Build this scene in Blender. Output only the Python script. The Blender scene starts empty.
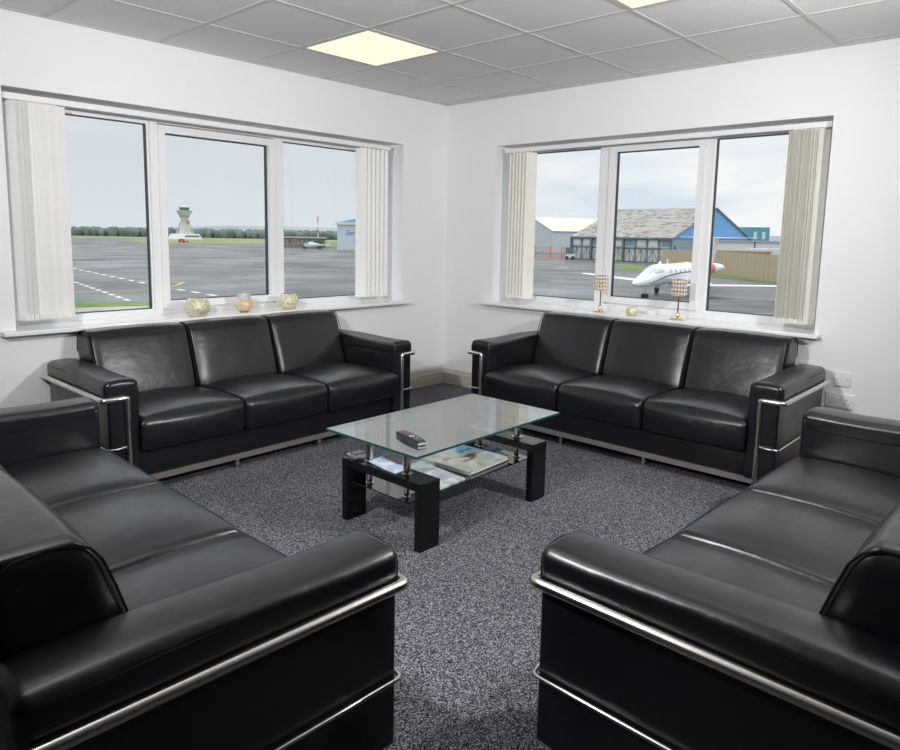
import bpy, math, random
from mathutils import Vector, Matrix
PI = math.pi
scene = bpy.context.scene
COL = scene.collection
random.seed(7)

# ------------------------------------------------------------------ camera
cd = bpy.data.cameras.new('camera')
cam = bpy.data.objects.new('camera', cd); COL.objects.link(cam)
F, CX, CY = 695.564, 440.57, 327.09
cd.sensor_fit = 'HORIZONTAL'; cd.sensor_width = 36.0
cd.lens = F / 900 * 36.0
cd.shift_x = (450 - CX) / 900; cd.shift_y = (CY - 375) / 900
cd.clip_start = 0.02; cd.clip_end = 3000
rad = math.radians
cam.matrix_world = (Matrix.Translation((-4.45, -4.076, 1.293)) @ Matrix.Rotation(rad(-47.25), 4, 'Z')
                    @ Matrix.Rotation(PI/2 + rad(-7.58), 4, 'X') @ Matrix.Rotation(rad(1.018), 4, 'Z'))
scene.camera = cam

# ------------------------------------------------------------------ view
scene.view_settings.view_transform = 'Standard'
scene.view_settings.look = 'None'
scene.view_settings.exposure = 0.0
scene.view_settings.gamma = 1.0
scene.view_settings.use_curve_mapping = False

# ------------------------------------------------------------------ sky
def lin(r, g, b):
    return tuple(((v/255/12.92) if v/255 <= .04045 else ((v/255+.055)/1.055)**2.4) for v in (r, g, b))
world = bpy.data.worlds.new('overcast_sky'); scene.world = world
world.use_nodes = True
wt = world.node_tree; wt.nodes.clear()
wo = wt.nodes.new('ShaderNodeOutputWorld'); wb = wt.nodes.new('ShaderNodeBackground')
tc = wt.nodes.new('ShaderNodeTexCoord'); sx = wt.nodes.new('ShaderNodeSeparateXYZ')
wt.links.new(tc.outputs['Generated'], sx.inputs[0])
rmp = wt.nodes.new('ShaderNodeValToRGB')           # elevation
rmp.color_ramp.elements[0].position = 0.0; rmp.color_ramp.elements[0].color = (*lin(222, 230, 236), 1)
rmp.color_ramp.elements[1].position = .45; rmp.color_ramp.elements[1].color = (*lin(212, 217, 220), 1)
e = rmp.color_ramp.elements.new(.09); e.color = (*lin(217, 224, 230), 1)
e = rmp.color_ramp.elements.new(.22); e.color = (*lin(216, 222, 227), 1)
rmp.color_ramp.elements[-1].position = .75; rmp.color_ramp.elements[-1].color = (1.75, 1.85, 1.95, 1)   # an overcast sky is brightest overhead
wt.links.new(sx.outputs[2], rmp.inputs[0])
# brighter cloud towards the east side (seen through the right window), with broken blue low down
mp = wt.nodes.new('ShaderNodeMapping'); mp.inputs['Scale'].default_value = (1.6, 1.6, 7)
wt.links.new(tc.outputs['Generated'], mp.inputs[0])
nz = wt.nodes.new('ShaderNodeTexNoise'); nz.inputs['Scale'].default_value = 2.0; nz.inputs['Detail'].default_value = 6
wt.links.new(mp.outputs[0], nz.inputs['Vector'])
cr = wt.nodes.new('ShaderNodeValToRGB')
cr.color_ramp.elements[0].position = .33; cr.color_ramp.elements[0].color = (*lin(219, 232, 243), 1)
cr.color_ramp.elements[1].position = .50; cr.color_ramp.elements[1].color = (*lin(250, 251, 252), 1)
wt.links.new(nz.outputs[0], cr.inputs[0])
mr = wt.nodes.new('ShaderNodeMapRange'); mr.inputs[1].default_value = .70; mr.inputs[2].default_value = .86
mr.clamp = True
wt.links.new(sx.outputs[0], mr.inputs[0])
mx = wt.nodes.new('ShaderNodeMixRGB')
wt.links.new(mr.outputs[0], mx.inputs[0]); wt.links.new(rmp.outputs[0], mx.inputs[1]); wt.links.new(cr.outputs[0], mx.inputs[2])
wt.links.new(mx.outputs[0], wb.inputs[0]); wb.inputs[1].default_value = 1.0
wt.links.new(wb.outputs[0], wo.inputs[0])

# ------------------------------------------------------------------ the photographer's two flash heads (out of frame)
def flash(name, loc, aim, watts, size=110, radius=.09, col=(1, .99, .985)):
    l = bpy.data.lights.new(name, 'SPOT'); l.energy = watts; l.spot_size = rad(size); l.spot_blend = 1.0
    l.shadow_soft_size = radius; l.color = col
    o = bpy.data.objects.new(name, l); COL.objects.link(o); o.location = loc
    o.rotation_euler = (Vector(aim) - Vector(loc)).to_track_quat('-Z', 'Y').to_euler()
    return o
flash('flash_lamp', (-4.34, -2.35, 1.86), (-.2, -1.8, 1.7), 238, 176, .04)
flash('flash_lamp', (-1.65, -4.22, 1.86), (-2.2, -.2, 1.7), 200, 176, .04)

# ================================================================== helpers
class MB:
    def __init__(s): s.v = []; s.f = []; s.m = []
    def add(s, vs, fs, mi=0):
        b = len(s.v); s.v += [tuple(v) for v in vs]
        s.f += [tuple(b+i for i in f) for f in fs]; s.m += [mi]*len(fs); return s
    def box(s, x0, x1, y0, y1, z0, z1, mi=0, M=None):
        if x0 > x1: x0, x1 = x1, x0
        if y0 > y1: y0, y1 = y1, y0
        vs = [Vector((x, y, z)) for z in (z0, z1) for y in (y0, y1) for x in (x0, x1)]
        if M: vs = [M @ v for v in vs]
        return s.add(vs, [(0,2,3,1),(4,5,7,6),(0,1,5,4),(2,6,7,3),(0,4,6,2),(1,3,7,5)], mi)
    def rbox(s, x0, x1, y0, y1, z0, z1, r, k=3, n=(6,6,4), fn=None, mi=0):
        c = Vector(((x0+x1)/2, (y0+y1)/2, (z0+z1)/2)); h = ((x1-x0)/2, (y1-y0)/2, (z1-z0)/2)
        ax = []
        for d in range(3):
            rr = min(r, h[d]*.98)
            a = [-h[d] + rr*(i/k) for i in range(k)]
            inn = [(-h[d]+rr) + (2*h[d]-2*rr)*i/n[d] for i in range(n[d]+1)]
            ax.append(a + inn + [-q for q in reversed(a)])
        N = [len(a)-1 for a in ax]; idx = {}; vs = []; fs = []
        def vid(i, j, l):
            key = (i, j, l)
            if key in idx: return idx[key]
            p = [ax[0][i], ax[1][j], ax[2][l]]
            q = [max(-(h[d]-min(r, h[d]*.98)), min(h[d]-min(r, h[d]*.98), p[d])) for d in range(3)]
            dv = Vector(p) - Vector(q)
            if dv.length > 1e-9:
                dv = dv.normalized()*min(r, min(h)*.98)
            o = Vector(q) + dv
            nn = (o.x/h[0], o.y/h[1], o.z/h[2])
            o = o + c
            if fn: o = Vector(fn(o, nn))
            idx[key] = len(vs); vs.append(o); return idx[key]
        for d in range(3):
            a, b = [(1, 2), (2, 0), (0, 1)][d]
            for side in (0, N[d]):
                for i in range(N[a]):
                    for j in range(N[b]):
                        q = []
                        for (di, dj) in ((0,0),(1,0),(1,1),(0,1)):
                            t = [0,0,0]; t[d] = side; t[a] = i+di; t[b] = j+dj; q.append(vid(*t))
                        fs.append(tuple(q) if side else tuple(reversed(q)))
        return s.add(vs, fs, mi)
    def tube(s, pts, r, n=10, closed=False, mi=0, caps=True):
        pts = [Vector(p) for p in pts]; m = len(pts); rings = []
        rs = r if isinstance(r, (list, tuple)) else [r]*m
        prev = None
        for i, p in enumerate(pts):
            if closed: t = (pts[(i+1) % m]-pts[i-1])
            else: t = pts[min(i+1, m-1)] - pts[max(i-1, 0)]
            t.normalize()
            if prev is None:
                u = t.orthogonal().normalized()
            else:
                u = prev - t*prev.dot(t)
                u = u.normalized() if u.length > 1e-6 else t.orthogonal().normalized()
            prev = u; w = t.cross(u)
            rings.append([p + (u*math.cos(2*PI*k/n) + w*math.sin(2*PI*k/n))*rs[i] for k in range(n)])
        vs = [v for q in rings for v in q]; fs = []
        for i in range(m if closed else m-1):
            a = i*n; b = ((i+1) % m)*n
            for k in range(n): fs.append((a+k, a+(k+1) % n, b+(k+1) % n, b+k))
        if caps and not closed:
            fs.append(tuple(reversed(range(n)))); fs.append(tuple((m-1)*n+k for k in range(n)))
        return s.add(vs, fs, mi)
    def lathe(s, prof, n=32, c=(0,0,0), axis='z', mi=0, sy=1.0):
        vs = []; fs = []
        for (r, z) in prof:
            for k in range(n):
                a = 2*PI*k/n; x, y = r*math.cos(a), r*math.sin(a)*sy
                p = (x, y, z) if axis == 'z' else ((z, x, y) if axis == 'x' else (x, z, y))
                vs.append(Vector(p)+Vector(c))
        for i in range(len(prof)-1):
            for k in range(n):
                fs.append((i*n+k, i*n+(k+1) % n, (i+1)*n+(k+1) % n, (i+1)*n+k))
        return s.add(vs, fs, mi)
    def prism(s, poly, z0, z1, mi=0):
        n = len(poly)
        vs = [(x, y, z0) for x, y in poly] + [(x, y, z1) for x, y in poly]
        fs = [tuple(reversed(range(n))), tuple(range(n, 2*n))] + [(i, (i+1) % n, n+(i+1) % n, n+i) for i in range(n)]
        return s.add(vs, fs, mi)
    def slab(s, a, b, c, d, t, mi=0):
        """thick quad: four corners, thickness t along the normal"""
        a, b, c, d = map(Vector, (a, b, c, d)); nrm = (b-a).cross(d-a).normalized()*t
        return s.add([a, b, c, d, a+nrm, b+nrm, c+nrm, d+nrm], [(3,2,1,0),(4,5,6,7),(0,1,5,4),(1,2,6,5),(2,3,7,6),(3,0,4,7)], mi)
    def build(s, name, mats, parent=None, smooth=False, fix=True, kind=None):
        me = bpy.data.meshes.new(name); me.from_pydata(s.v, [], s.f); me.update()
        for m in (mats if isinstance(mats, (list, tuple)) else [mats]): me.materials.append(m)
        me.polygons.foreach_set('material_index', s.m)
        if fix:
            import bmesh
            bm = bmesh.new(); bm.from_mesh(me); bmesh.ops.recalc_face_normals(bm, faces=bm.faces); bm.to_mesh(me); bm.free()
        if smooth:
            me.polygons.foreach_set('use_smooth', [True]*len(me.polygons))
            try: me.set_sharp_from_angle(angle=rad(smooth if smooth is not True else 50))
            except Exception: pass
        o = bpy.data.objects.new(name, me); COL.objects.link(o)
        if parent: o.parent = parent
        if kind: o['kind'] = kind
        return o

def empty(name, loc=(0,0,0), rz=0, label=None, cat=None, group=None, kind=None):
    o = bpy.data.objects.new(name, None); COL.objects.link(o)
    o.location = loc; o.rotation_euler = (0, 0, rz); o.empty_display_size = .1
    return tag(o, label, cat, group, kind)
def tag(o, label=None, cat=None, group=None, kind=None):
    if label: o['label'] = label
    if cat: o['category'] = cat
    if group: o['group'] = group
    if kind: o['kind'] = kind
    return o
def copy_tree(o, parent=None):
    c = o.copy(); COL.objects.link(c)
    if parent: c.parent = parent
    for ch in list(o.children): copy_tree(ch, c)
    return c

# ------------------------------------------------------------------ materials
def mat(name, col, rough=.5, metal=0., spec=.5, coat=0., trans=0., emit=None, estr=1.):
    m = bpy.data.materials.new(name); m.use_nodes = True
    b = m.node_tree.nodes['Principled BSDF']
    b.inputs['Base Color'].default_value = (*col, 1); b.inputs['Roughness'].default_value = rough
    b.inputs['Metallic'].default_value = metal; b.inputs['Specular IOR Level'].default_value = spec
    b.inputs['Coat Weight'].default_value = coat; b.inputs['Transmission Weight'].default_value = trans
    if emit: b.inputs['Emission Color'].default_value = (*emit, 1); b.inputs['Emission Strength'].default_value = estr
    return m
def nodes(m): return m.node_tree, m.node_tree.nodes, m.node_tree.links, m.node_tree.nodes['Principled BSDF']
def noise(m, scale, detail=4, coord='Object', stretch=None, rough=.5):
    t, N, L, b = nodes(m)
    c = N.new('ShaderNodeTexCoord'); mp = N.new('ShaderNodeMapping')
    if stretch: mp.inputs['Scale'].default_value = stretch
    n = N.new('ShaderNodeTexNoise'); n.inputs['Scale'].default_value = scale; n.inputs['Detail'].default_value = detail
    n.inputs['Roughness'].default_value = rough
    L.new(c.outputs[coord], mp.inputs[0]); L.new(mp.outputs[0], n.inputs['Vector'])
    return n
def ramp(m, fac, stops):
    t, N, L, b = nodes(m)
    r = N.new('ShaderNodeValToRGB'); els = r.color_ramp.elements
    els[0].position, els[0].color = stops[0][0], (*stops[0][1], 1)
    els[1].position, els[1].color = stops[-1][0], (*stops[-1][1], 1)
    for p, c in stops[1:-1]:
        e = els.new(p); e.color = (*c, 1)
    L.new(fac, r.inputs[0]); return r
def bump(m, fac, strength=.2, dist=.01):
    t, N, L, b = nodes(m)
    bp = N.new('ShaderNodeBump'); bp.inputs['Strength'].default_value = strength; bp.inputs['Distance'].default_value = dist
    L.new(fac, bp.inputs['Height'])
    if b.inputs['Normal'].is_linked: 
        L.new(b.inputs['Normal'].links[0].from_socket, bp.inputs['Normal'])
    L.new(bp.outputs[0], b.inputs['Normal'])
def noisy(name, stops, scale, rough=.5, detail=4, bstr=0, bdist=.01, stretch=None, **k):
    m = mat(name, stops[0][1], rough, **k); n = noise(m, scale, detail, stretch=stretch)
    r = ramp(m, n.outputs[0], stops); nodes(m)[2].new(r.outputs[0], nodes(m)[3].inputs['Base Color'])
    if bstr: bump(m, n.outputs[0], bstr, bdist)
    return m

W = {}
W['wall'] = noisy('white_wall_paint', [(.3, (.84,.84,.86)), (.7, (.87,.87,.885))], 1.2, .62, bstr=0)
W['reveal'] = mat('white_reveal_paint', (.82,.82,.82), .6)
W['upvc'] = mat('white_upvc', (.86,.86,.87), .28)
W['sill'] = mat('white_gloss_sill', (.86,.86,.87), .16, coat=.3)
W['gasket'] = mat('dark_rubber_gasket', (.03,.045,.05), .5)
W['skirting'] = mat('stone_coloured_gloss_paint', lin(196,190,178), .35)
W['rearwall'] = mat('rear_wall_paint', (.10,.095,.09), .8)
W['tile'] = noisy('mineral_ceiling_tile', [(.38, (.64,.64,.645)), (.6, (.79,.79,.795))], 160, .9, 3, .35, .004)
W['tbar'] = mat('ceiling_grid_bar', (.55,.545,.52), .5)
W['tbar_dark'] = mat('ceiling_shadow_gap', (.15,.145,.13), .8)
W['diffuser'] = mat('lit_light_diffuser', (.25,.24,.2), .5, emit=(1.0,.88,.66), estr=1.0)
W['blind'] = noisy('backlit_cream_fabric', [(.35, (.92,.91,.82)), (.65, (.95,.94,.87))], 40, .75)  # right blind: backlit beige tone put into the fabric colour
W['blind_white'] = noisy('white_blind_fabric', [(.35, (.93,.925,.91)), (.65, (.96,.955,.94))], 40, .75)
for k_ in ('blind', 'blind_white'):
    t_, N_, L_, b_ = nodes(W[k_])
    tr = N_.new('ShaderNodeBsdfTranslucent'); ms = N_.new('ShaderNodeMixShader'); ms.inputs[0].default_value = .08
    tr.inputs[0].default_value = (.9,.88,.78,1)
    out = N_['Material Output']; L_.new(b_.outputs[0], ms.inputs[1]); L_.new(tr.outputs[0], ms.inputs[2]); L_.new(ms.outputs[0], out.inputs[0])
W['chrome'] = noisy('brushed_chrome', [(.3, (.62,.60,.56)), (.7, (.72,.70,.66))], 60, .24, metal=1.0)
W['strip'] = mat('satin_steel_strip', (.42,.39,.35), .42, metal=.85)
W['post'] = mat('polished_steel', (.72,.70,.68), .14, metal=1.0)

# leather
def leather(name, base, rgh):
    m = mat(name, base, rgh, spec=.5, coat=.22)
    m.node_tree.nodes['Principled BSDF'].inputs['Coat Roughness'].default_value = .25
    n1 = noise(m, 260, 2); n2 = noise(m, 5.5, 3, stretch=(1, 1, 1.6)); n3 = noise(m, 26, 3)
    bump(m, n1.outputs[0], .10, .001); bump(m, n3.outputs[0], .10, .006); bump(m, n2.outputs[0], .30, .02)
    t, N, L, b = nodes(m)
    mr_ = N.new('ShaderNodeMapRange'); mr_.inputs[3].default_value = rgh-.06; mr_.inputs[4].default_value = rgh+.09
    L.new(n3.outputs[0], mr_.inputs[0]); L.new(mr_.outputs[0], b.inputs['Roughness'])
    return m
W['leather'] = leather('black_leather', (.0042,.0050,.0075), .33)
W['piping'] = mat('black_leather_piping', (.009,.009,.011), .62, spec=.12)
W['understrap'] = mat('black_base_cloth', (.008,.008,.009), .8)

# carpet
m = mat('speckled_grey_carpet', (.1,.1,.11), .95, spec=.15)
n1 = noise(m, 210, 2, rough=.8); n2 = noise(m, 100, 3, rough=.8); n3 = noise(m, .9, 2)
_vt, _vn, _vl, _vb = nodes(m); vc = _vn.new('ShaderNodeTexCoord'); vo = _vn.new('ShaderNodeTexVoronoi'); vo.inputs['Scale'].default_value = 300; _vl.new(vc.outputs['Object'], vo.inputs['Vector']); vs_ = _vn.new('ShaderNodeSeparateColor'); _vl.new(vo.outputs['Color'], vs_.inputs[0])
t, N, L, b = nodes(m)
add = N.new('ShaderNodeMath'); add.operation = 'ADD'
h1 = N.new('ShaderNodeMath'); h1.operation = 'MULTIPLY'; h1.inputs[1].default_value = .55
h2 = N.new('ShaderNodeMath'); h2.operation = 'MULTIPLY'; h2.inputs[1].default_value = .45
L.new(vs_.outputs[0], h1.inputs[0]); L.new(n2.outputs[0], h2.inputs[0]); L.new(h1.outputs[0], add.inputs[0]); L.new(h2.outputs[0], add.inputs[1])
r = ramp(m, add.outputs[0], [(.26, (.010,.010,.014)), (.42, (.050,.050,.064)), (.58, (.125,.125,.150)), (.76, (.40,.39,.42))])
hv = N.new('ShaderNodeHueSaturation')
mr_ = N.new('ShaderNodeMapRange'); mr_.inputs[1].default_value = .3; mr_.inputs[2].default_value = .7; mr_.inputs[3].default_value = .88; mr_.inputs[4].default_value = 1.1
L.new(n3.outputs[0], mr_.inputs[0]); L.new(mr_.outputs[0], hv.inputs['Value']); L.new(r.outputs[0], hv.inputs['Color'])
L.new(hv.outputs[0], b.inputs['Base Color']); bump(m, add.outputs[0], .6, .006)
W['carpet'] = m

def glassmat(name, tint, f0, power=5, gl_rough=.0, gmax=1.0):
    m = bpy.data.materials.new(name); m.use_nodes = True
    t = m.node_tree; N = t.nodes; L = t.links; N.clear()
    out = N.new('ShaderNodeOutputMaterial'); ms = N.new('ShaderNodeMixShader'); tr = N.new('ShaderNodeBsdfTransparent'); g = N.new('ShaderNodeBsdfGlossy')
    g.inputs['Roughness'].default_value = gl_rough; tr.inputs[0].default_value = (*tint, 1)
    lw = N.new('ShaderNodeLayerWeight'); lw.inputs[0].default_value = .5
    p = N.new('ShaderNodeMath'); p.operation = 'POWER'; p.inputs[1].default_value = power
    q = N.new('ShaderNodeMath'); q.operation = 'MULTIPLY_ADD'; q.inputs[1].default_value = gmax-f0; q.inputs[2].default_value = f0
    L.new(lw.outputs['Facing'], p.inputs[0]); L.new(p.outputs[0], q.inputs[0]); L.new(q.outputs[0], ms.inputs[0])
    L.new(tr.outputs[0], ms.inputs[1]); L.new(g.outputs[0], ms.inputs[2]); L.new(ms.outputs[0], out.inputs[0])
    return m
W['pane'] = glassmat('window_glass', (.985,.99,.99), .012)
W['tglass'] = glassmat('table_glass', (.86,.94,.92), .29, 3.0)
W['tedge'] = mat('green_glass_edge', (.015,.085,.075), .15, coat=.5)
W['smoke'] = glassmat('smoked_glass', (.16,.16,.155), .10, 3.0)
W['ashglass'] = glassmat('clear_cut_glass', (.85,.88,.88), .25, 2.0)
W['blackgloss'] = mat('black_gloss_lacquer', (.004,.004,.005), .12, spec=.35)

# ================================================================== room shell
H = 2.366; ZT = 1.997; ZS = .757; XL = -7.6; YL = -7.6; TH = .34
mb = MB(); mb.box(XL, 0, YL, 0, -.12, 0)
tag(mb.build('floor', W['carpet']), kind='structure')
mb = MB(); mb.box(XL-.3, .34, YL-.3, .34, H+.003, H+.1)
tag(mb.build('ceiling', W['tile']), kind='structure')
def wall_open(name, o0, o1, u0, u1):       # in local frame u along, w outward
    mb = MB()
    mb.box(u0, o0, 0, TH, 0, H+.003); mb.box(o1, u1, 0, TH, 0, H+.003)
    mb.box(o0, o1, 0, TH, 0, ZS-.022); mb.box(o0, o1, 0, TH, ZT, H+.003)
    return tag(mb.build(name, W['wall']), kind='structure')
WIN1 = (-3.312, -.509); WIN2 = (.531, 2.943)
wall_open('wall_left', *WIN1, XL, 0)
wr = wall_open('wall_right', *WIN2, -TH, -YL); wr.rotation_euler = (0, 0, -PI/2)
mb = MB(); mb.box(XL-.1, XL, YL, .0, 0, H+.003); tag(mb.build('wall_back', W['rearwall']), kind='structure')
mb = MB(); mb.box(XL, 0, YL-.1, YL, 0, H+.003); tag(mb.build('wall_front', W['rearwall']), kind='structure')

# ceiling grid: T bars on the 600 mm module with a dark shadow line beside each
mb = MB()
xs = [-.101-.6*i for i in range(13)]; ys = [-.557-.6*j for j in range(12)]
for x in xs: mb.box(x-.011, x+.011, YL, 0, H-.001, H+.0028)
for y in ys: mb.box(XL, 0, y-.011, y+.011, H-.0012, H+.0028)
mb.box(XL, 0, -.022, 0, H-.002, H+.0028); mb.box(-.022, 0, YL, 0, H-.002, H+.0028)
tag(mb.build('trim_1', W['tbar']), kind='structure')
mb = MB()
for x in xs: mb.box(x+.0112, x+.0145, YL, 0, H+.001, H+.0028)
for y in ys: mb.box(XL, 0, y+.0112, y+.0145, H+.001, H+.0028)
tag(mb.build('trim_2', W['tbar_dark']), kind='structure')
# recessed light panels
def light_panel(i, j, label):
    x1 = -.101-.6*i-.012; x0 = x1-.576; y1 = -.557-.6*j-.012; y0 = y1-.576
    t = empty('ceiling_light', ((x0+x1)/2, (y0+y1)/2, H), 0, label, 'ceiling light', 'recessed light panels')
    a = .288
    m1 = MB(); m1.box(-a+.012, a-.012, -a+.012, a-.012, -.0015, .0025); m1.build('diffuser', W['diffuser'], t)
    m2 = MB()
    for s in (-1, 1):
        m2.box(s*(a-.012), s*a, -a, a, -.002, .0028); m2.box(-a+.012, a-.012, s*(a-.012), s*a, -.002, .0028)
    m2.build('light_frame', W['tbar'], t)
light_panel(2, 0, 'lit square light panel in the grey ceiling, whole panel in view near the corner')
light_panel(2, 3, 'lit light panel cut off by the top edge of the photo')

# skirting
def skirting(name, u0, u1, rz=0):
    prof = [(0, 0), (-.018, 0), (-.018, .072), (-.0155, .078), (-.018, .084), (-.016, .102), (-.010, .112), (-.009, .126), (-.005, .134), (0, .134)]
    mb = MB(); n = len(prof)
    vs = [(u, w, z) for u in (u0, u1) for w, z in prof]
    mb.add(vs, [tuple(range(n)), tuple(range(2*n-1, n-1, -1))] + [(i, i+n, (i+1) % n+n, (i+1) % n) for i in range(n)])
    o = tag(mb.build(name, W['skirting']), kind='structure'); o.rotation_euler = (0, 0, rz)
skirting('baseboard_left', XL, 0); skirting('baseboard_right', 0.0, -YL, -PI/2)

# ================================================================== windows
def window(name, rz, o0, o1, panes, zlo, zhi, sash_lo, sash_hi):
    """panes: glass limits [(a,b)] along u; the middle one is an opening sash"""
    D0, D1 = .211, .281
    root = empty(name, (0, 0, 0), rz, kind='structure')
    fr = MB()
    fr.box(o0, o1, D0, D1, ZS, zlo); fr.box(o0, o1, D0, D1, zhi, ZT)
    edges = [o0, panes[0][0], panes[0][1], panes[1][0]-.045, panes[1][1]+.045, panes[2][0], panes[2][1], o1]
    for a, b_ in ((0,1),(2,3),(4,5),(6,7)): fr.box(edges[a], edges[b_], D0, D1, zlo, zhi)
    # beads around fixed panes
    for (a, b_) in (panes[0], panes[2]):
        for (p, q, r_, s_) in ((a, b_, zlo, zlo+.012), (a, b_, zhi-.012, zhi), (a, a+.012, zlo+.012, zhi-.012), (b_-.012, b_, zlo+.012, zhi-.012)):
            fr.box(p, q, D0+.014, D1-.01, r_, s_)
    fr.build('window_frame', W['upvc'], root)
    a, b_ = panes[1]; sh = MB(); w = .045
    sh.box(a-w, b_+w, D0-.012, D1-.012, sash_lo-w, sash_lo); sh.box(a-w, b_+w, D0-.012, D1-.012, sash_hi, sash_hi+w)
    sh.box(a-w, a, D0-.012, D1-.012, sash_lo, sash_hi); sh.box(b_, b_+w, D0-.012, D1-.012, sash_lo, sash_hi)
    s_o = sh.build('opening_sash', W['upvc'], root)
    gk = MB()
    for (p, q, lo, hi) in ((panes[0][0]+.012, panes[0][1]-.012, zlo+.012, zhi-.012), (a, b_, sash_lo, sash_hi), (panes[2][0]+.012, panes[2][1]-.012, zlo+.012, zhi-.012)):
        g = .005
        gk.box(p, q, .234, .262, lo, lo+g); gk.box(p, q, .234, .262, hi-g, hi); gk.box(p, p+g, .234, .262, lo+g, hi-g); gk.box(q-g, q, .234, .262, lo+g, hi-g)
        gp = MB(); gp.box(p+g, q-g, .246, .250, lo+g, hi-g); gp.build('window_pane', W['pane'], root)
    gk.build('glazing_gasket', W['gasket'], root)
    # trickle vent on the sash head
    tv = MB(); tv.box((a+b_)/2-.16, (a+b_)/2+.16, D0-.020, D0-.012, sash_hi+.014, sash_hi+.034); tv.build('trickle_vent', W['upvc'], s_o)
    sl = MB(); sl.rbox(o0-.075, o1+.035, -.075, .0, ZS-.024, ZS, .006, 2, (1,1,1)); sl.box(o0, o1, 0, D0+.02, ZS-.022, ZS)
    sl.build('window_sill', W['sill'], root, smooth=40)
    return root
window('window_1', 0, *WIN1, [(-3.27, -2.466), (-2.373, -1.62), (-1.504, -.565)], .784, 1.944, .842, 1.888)
window('window_2', -PI/2, *WIN2, [(.585, 1.352), (1.477, 2.097), (2.190, 2.89)], .800, 1.962, .857, 1.910)

# ================================================================== vertical blinds
W['weight'] = mat('blind_bottom_weight', (.85,.85,.82), .5)
def slat(w=.089, z0=.80, z1=1.936):
    mb = MB(); n = 6; t = .0008; bow = .006
    pts = [(-w/2 + w*i/n, bow*(1-(2*i/n-1)**2)) for i in range(n+1)]
    vs = []
    for z in (z0, z1):
        vs += [(x, y-t/2, z) for x, y in pts] + [(x, y+t/2, z) for x, y in pts]
    m = 2*(n+1); fs = []
    for i in range(n):
        fs += [(i, i+1, m+i+1, m+i), (n+1+i, m+n+1+i, m+n+2+i, n+2+i), (m+i, m+i+1, m+n+2+i, m+n+1+i), (i, n+1+i, n+2+i, i+1)]
    fs += [(0, m, m+n+1, n+1), (n, n+n+1, m+n+n+1, m+n)]
    return mb.add(vs, fs)
def blind(name, rz, t0, t1, stacks, label, fabric):
    root = empty(name, (0, 0, 0), rz, label, 'window blind', 'vertical blinds drawn back at the windows')
    mb = MB(); mb.box(t0, t1, .055, .098, 1.950, 1.975); mb.box(t0, t1, .058, .095, 1.945, 1.950)
    mb.build('headrail', W['upvc'], root)
    mesh_src = None
    for (u0, u1, n, a0, a1, fm) in stacks:
        ps = []; src = slat().build('slat', fm, root, smooth=60)
        wt_src = MB(); wt_src.box(-.042, .042, .0005, .0075, .798, .826); wts = wt_src.build('bottom_weight', W['weight'], src)
        cl = MB(); cl.box(-.006, .006, -.002, .002, 1.935, 1.946); hk = cl.build('hanger', W['weight'], src)
        for i in range(n):
            o = src if i == 0 else src.copy()
            if i:
                COL.objects.link(o)
                for ch in (wts, hk):
                    c2 = ch.copy(); COL.objects.link(c2); c2.parent = o
            u = u0 + (u1-u0)*i/max(n-1, 1)
            f = i/max(n-1, 1)
            o.location = (u, .077, 0); o.rotation_euler = (0, 0, rad(a0+(a1-a0)*f + random.uniform(-5, 5) - (26 if (a0 == 144 and i < 6) else 0)))
            ps.append(u)
        for w_ in (.045, .109):
            ch = MB(); pts = []
            for i in range(n-1):
                for k in range(4):
                    f = k/4; pts.append((ps[i]+(ps[i+1]-ps[i])*f, w_, .812-.012*math.sin(PI*f)))
            pts.append((ps[-1], w_, .812)); ch.tube(pts, .0012, 5); ch.build('bead_chain', W['weight'], root)
    return root
blind('vertical_blind', 0, -3.305, -.60, [(-3.262, -3.032, 22, 144, 134, W['blind_white']), (-.885, -.665, 6, 122, 128, W['blind_white'])],
      'white vertical blind at the left window, over the three candle bowls', None)
blind('vertical_blind', -PI/2, .575, 2.925, [(.665, .825, 6, 58, 52, W['blind']), (2.722, 2.885, 20, 68, 60, W['blind'])],
      'backlit cream vertical blind at the right window, over the gold candle stands', None)

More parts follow.
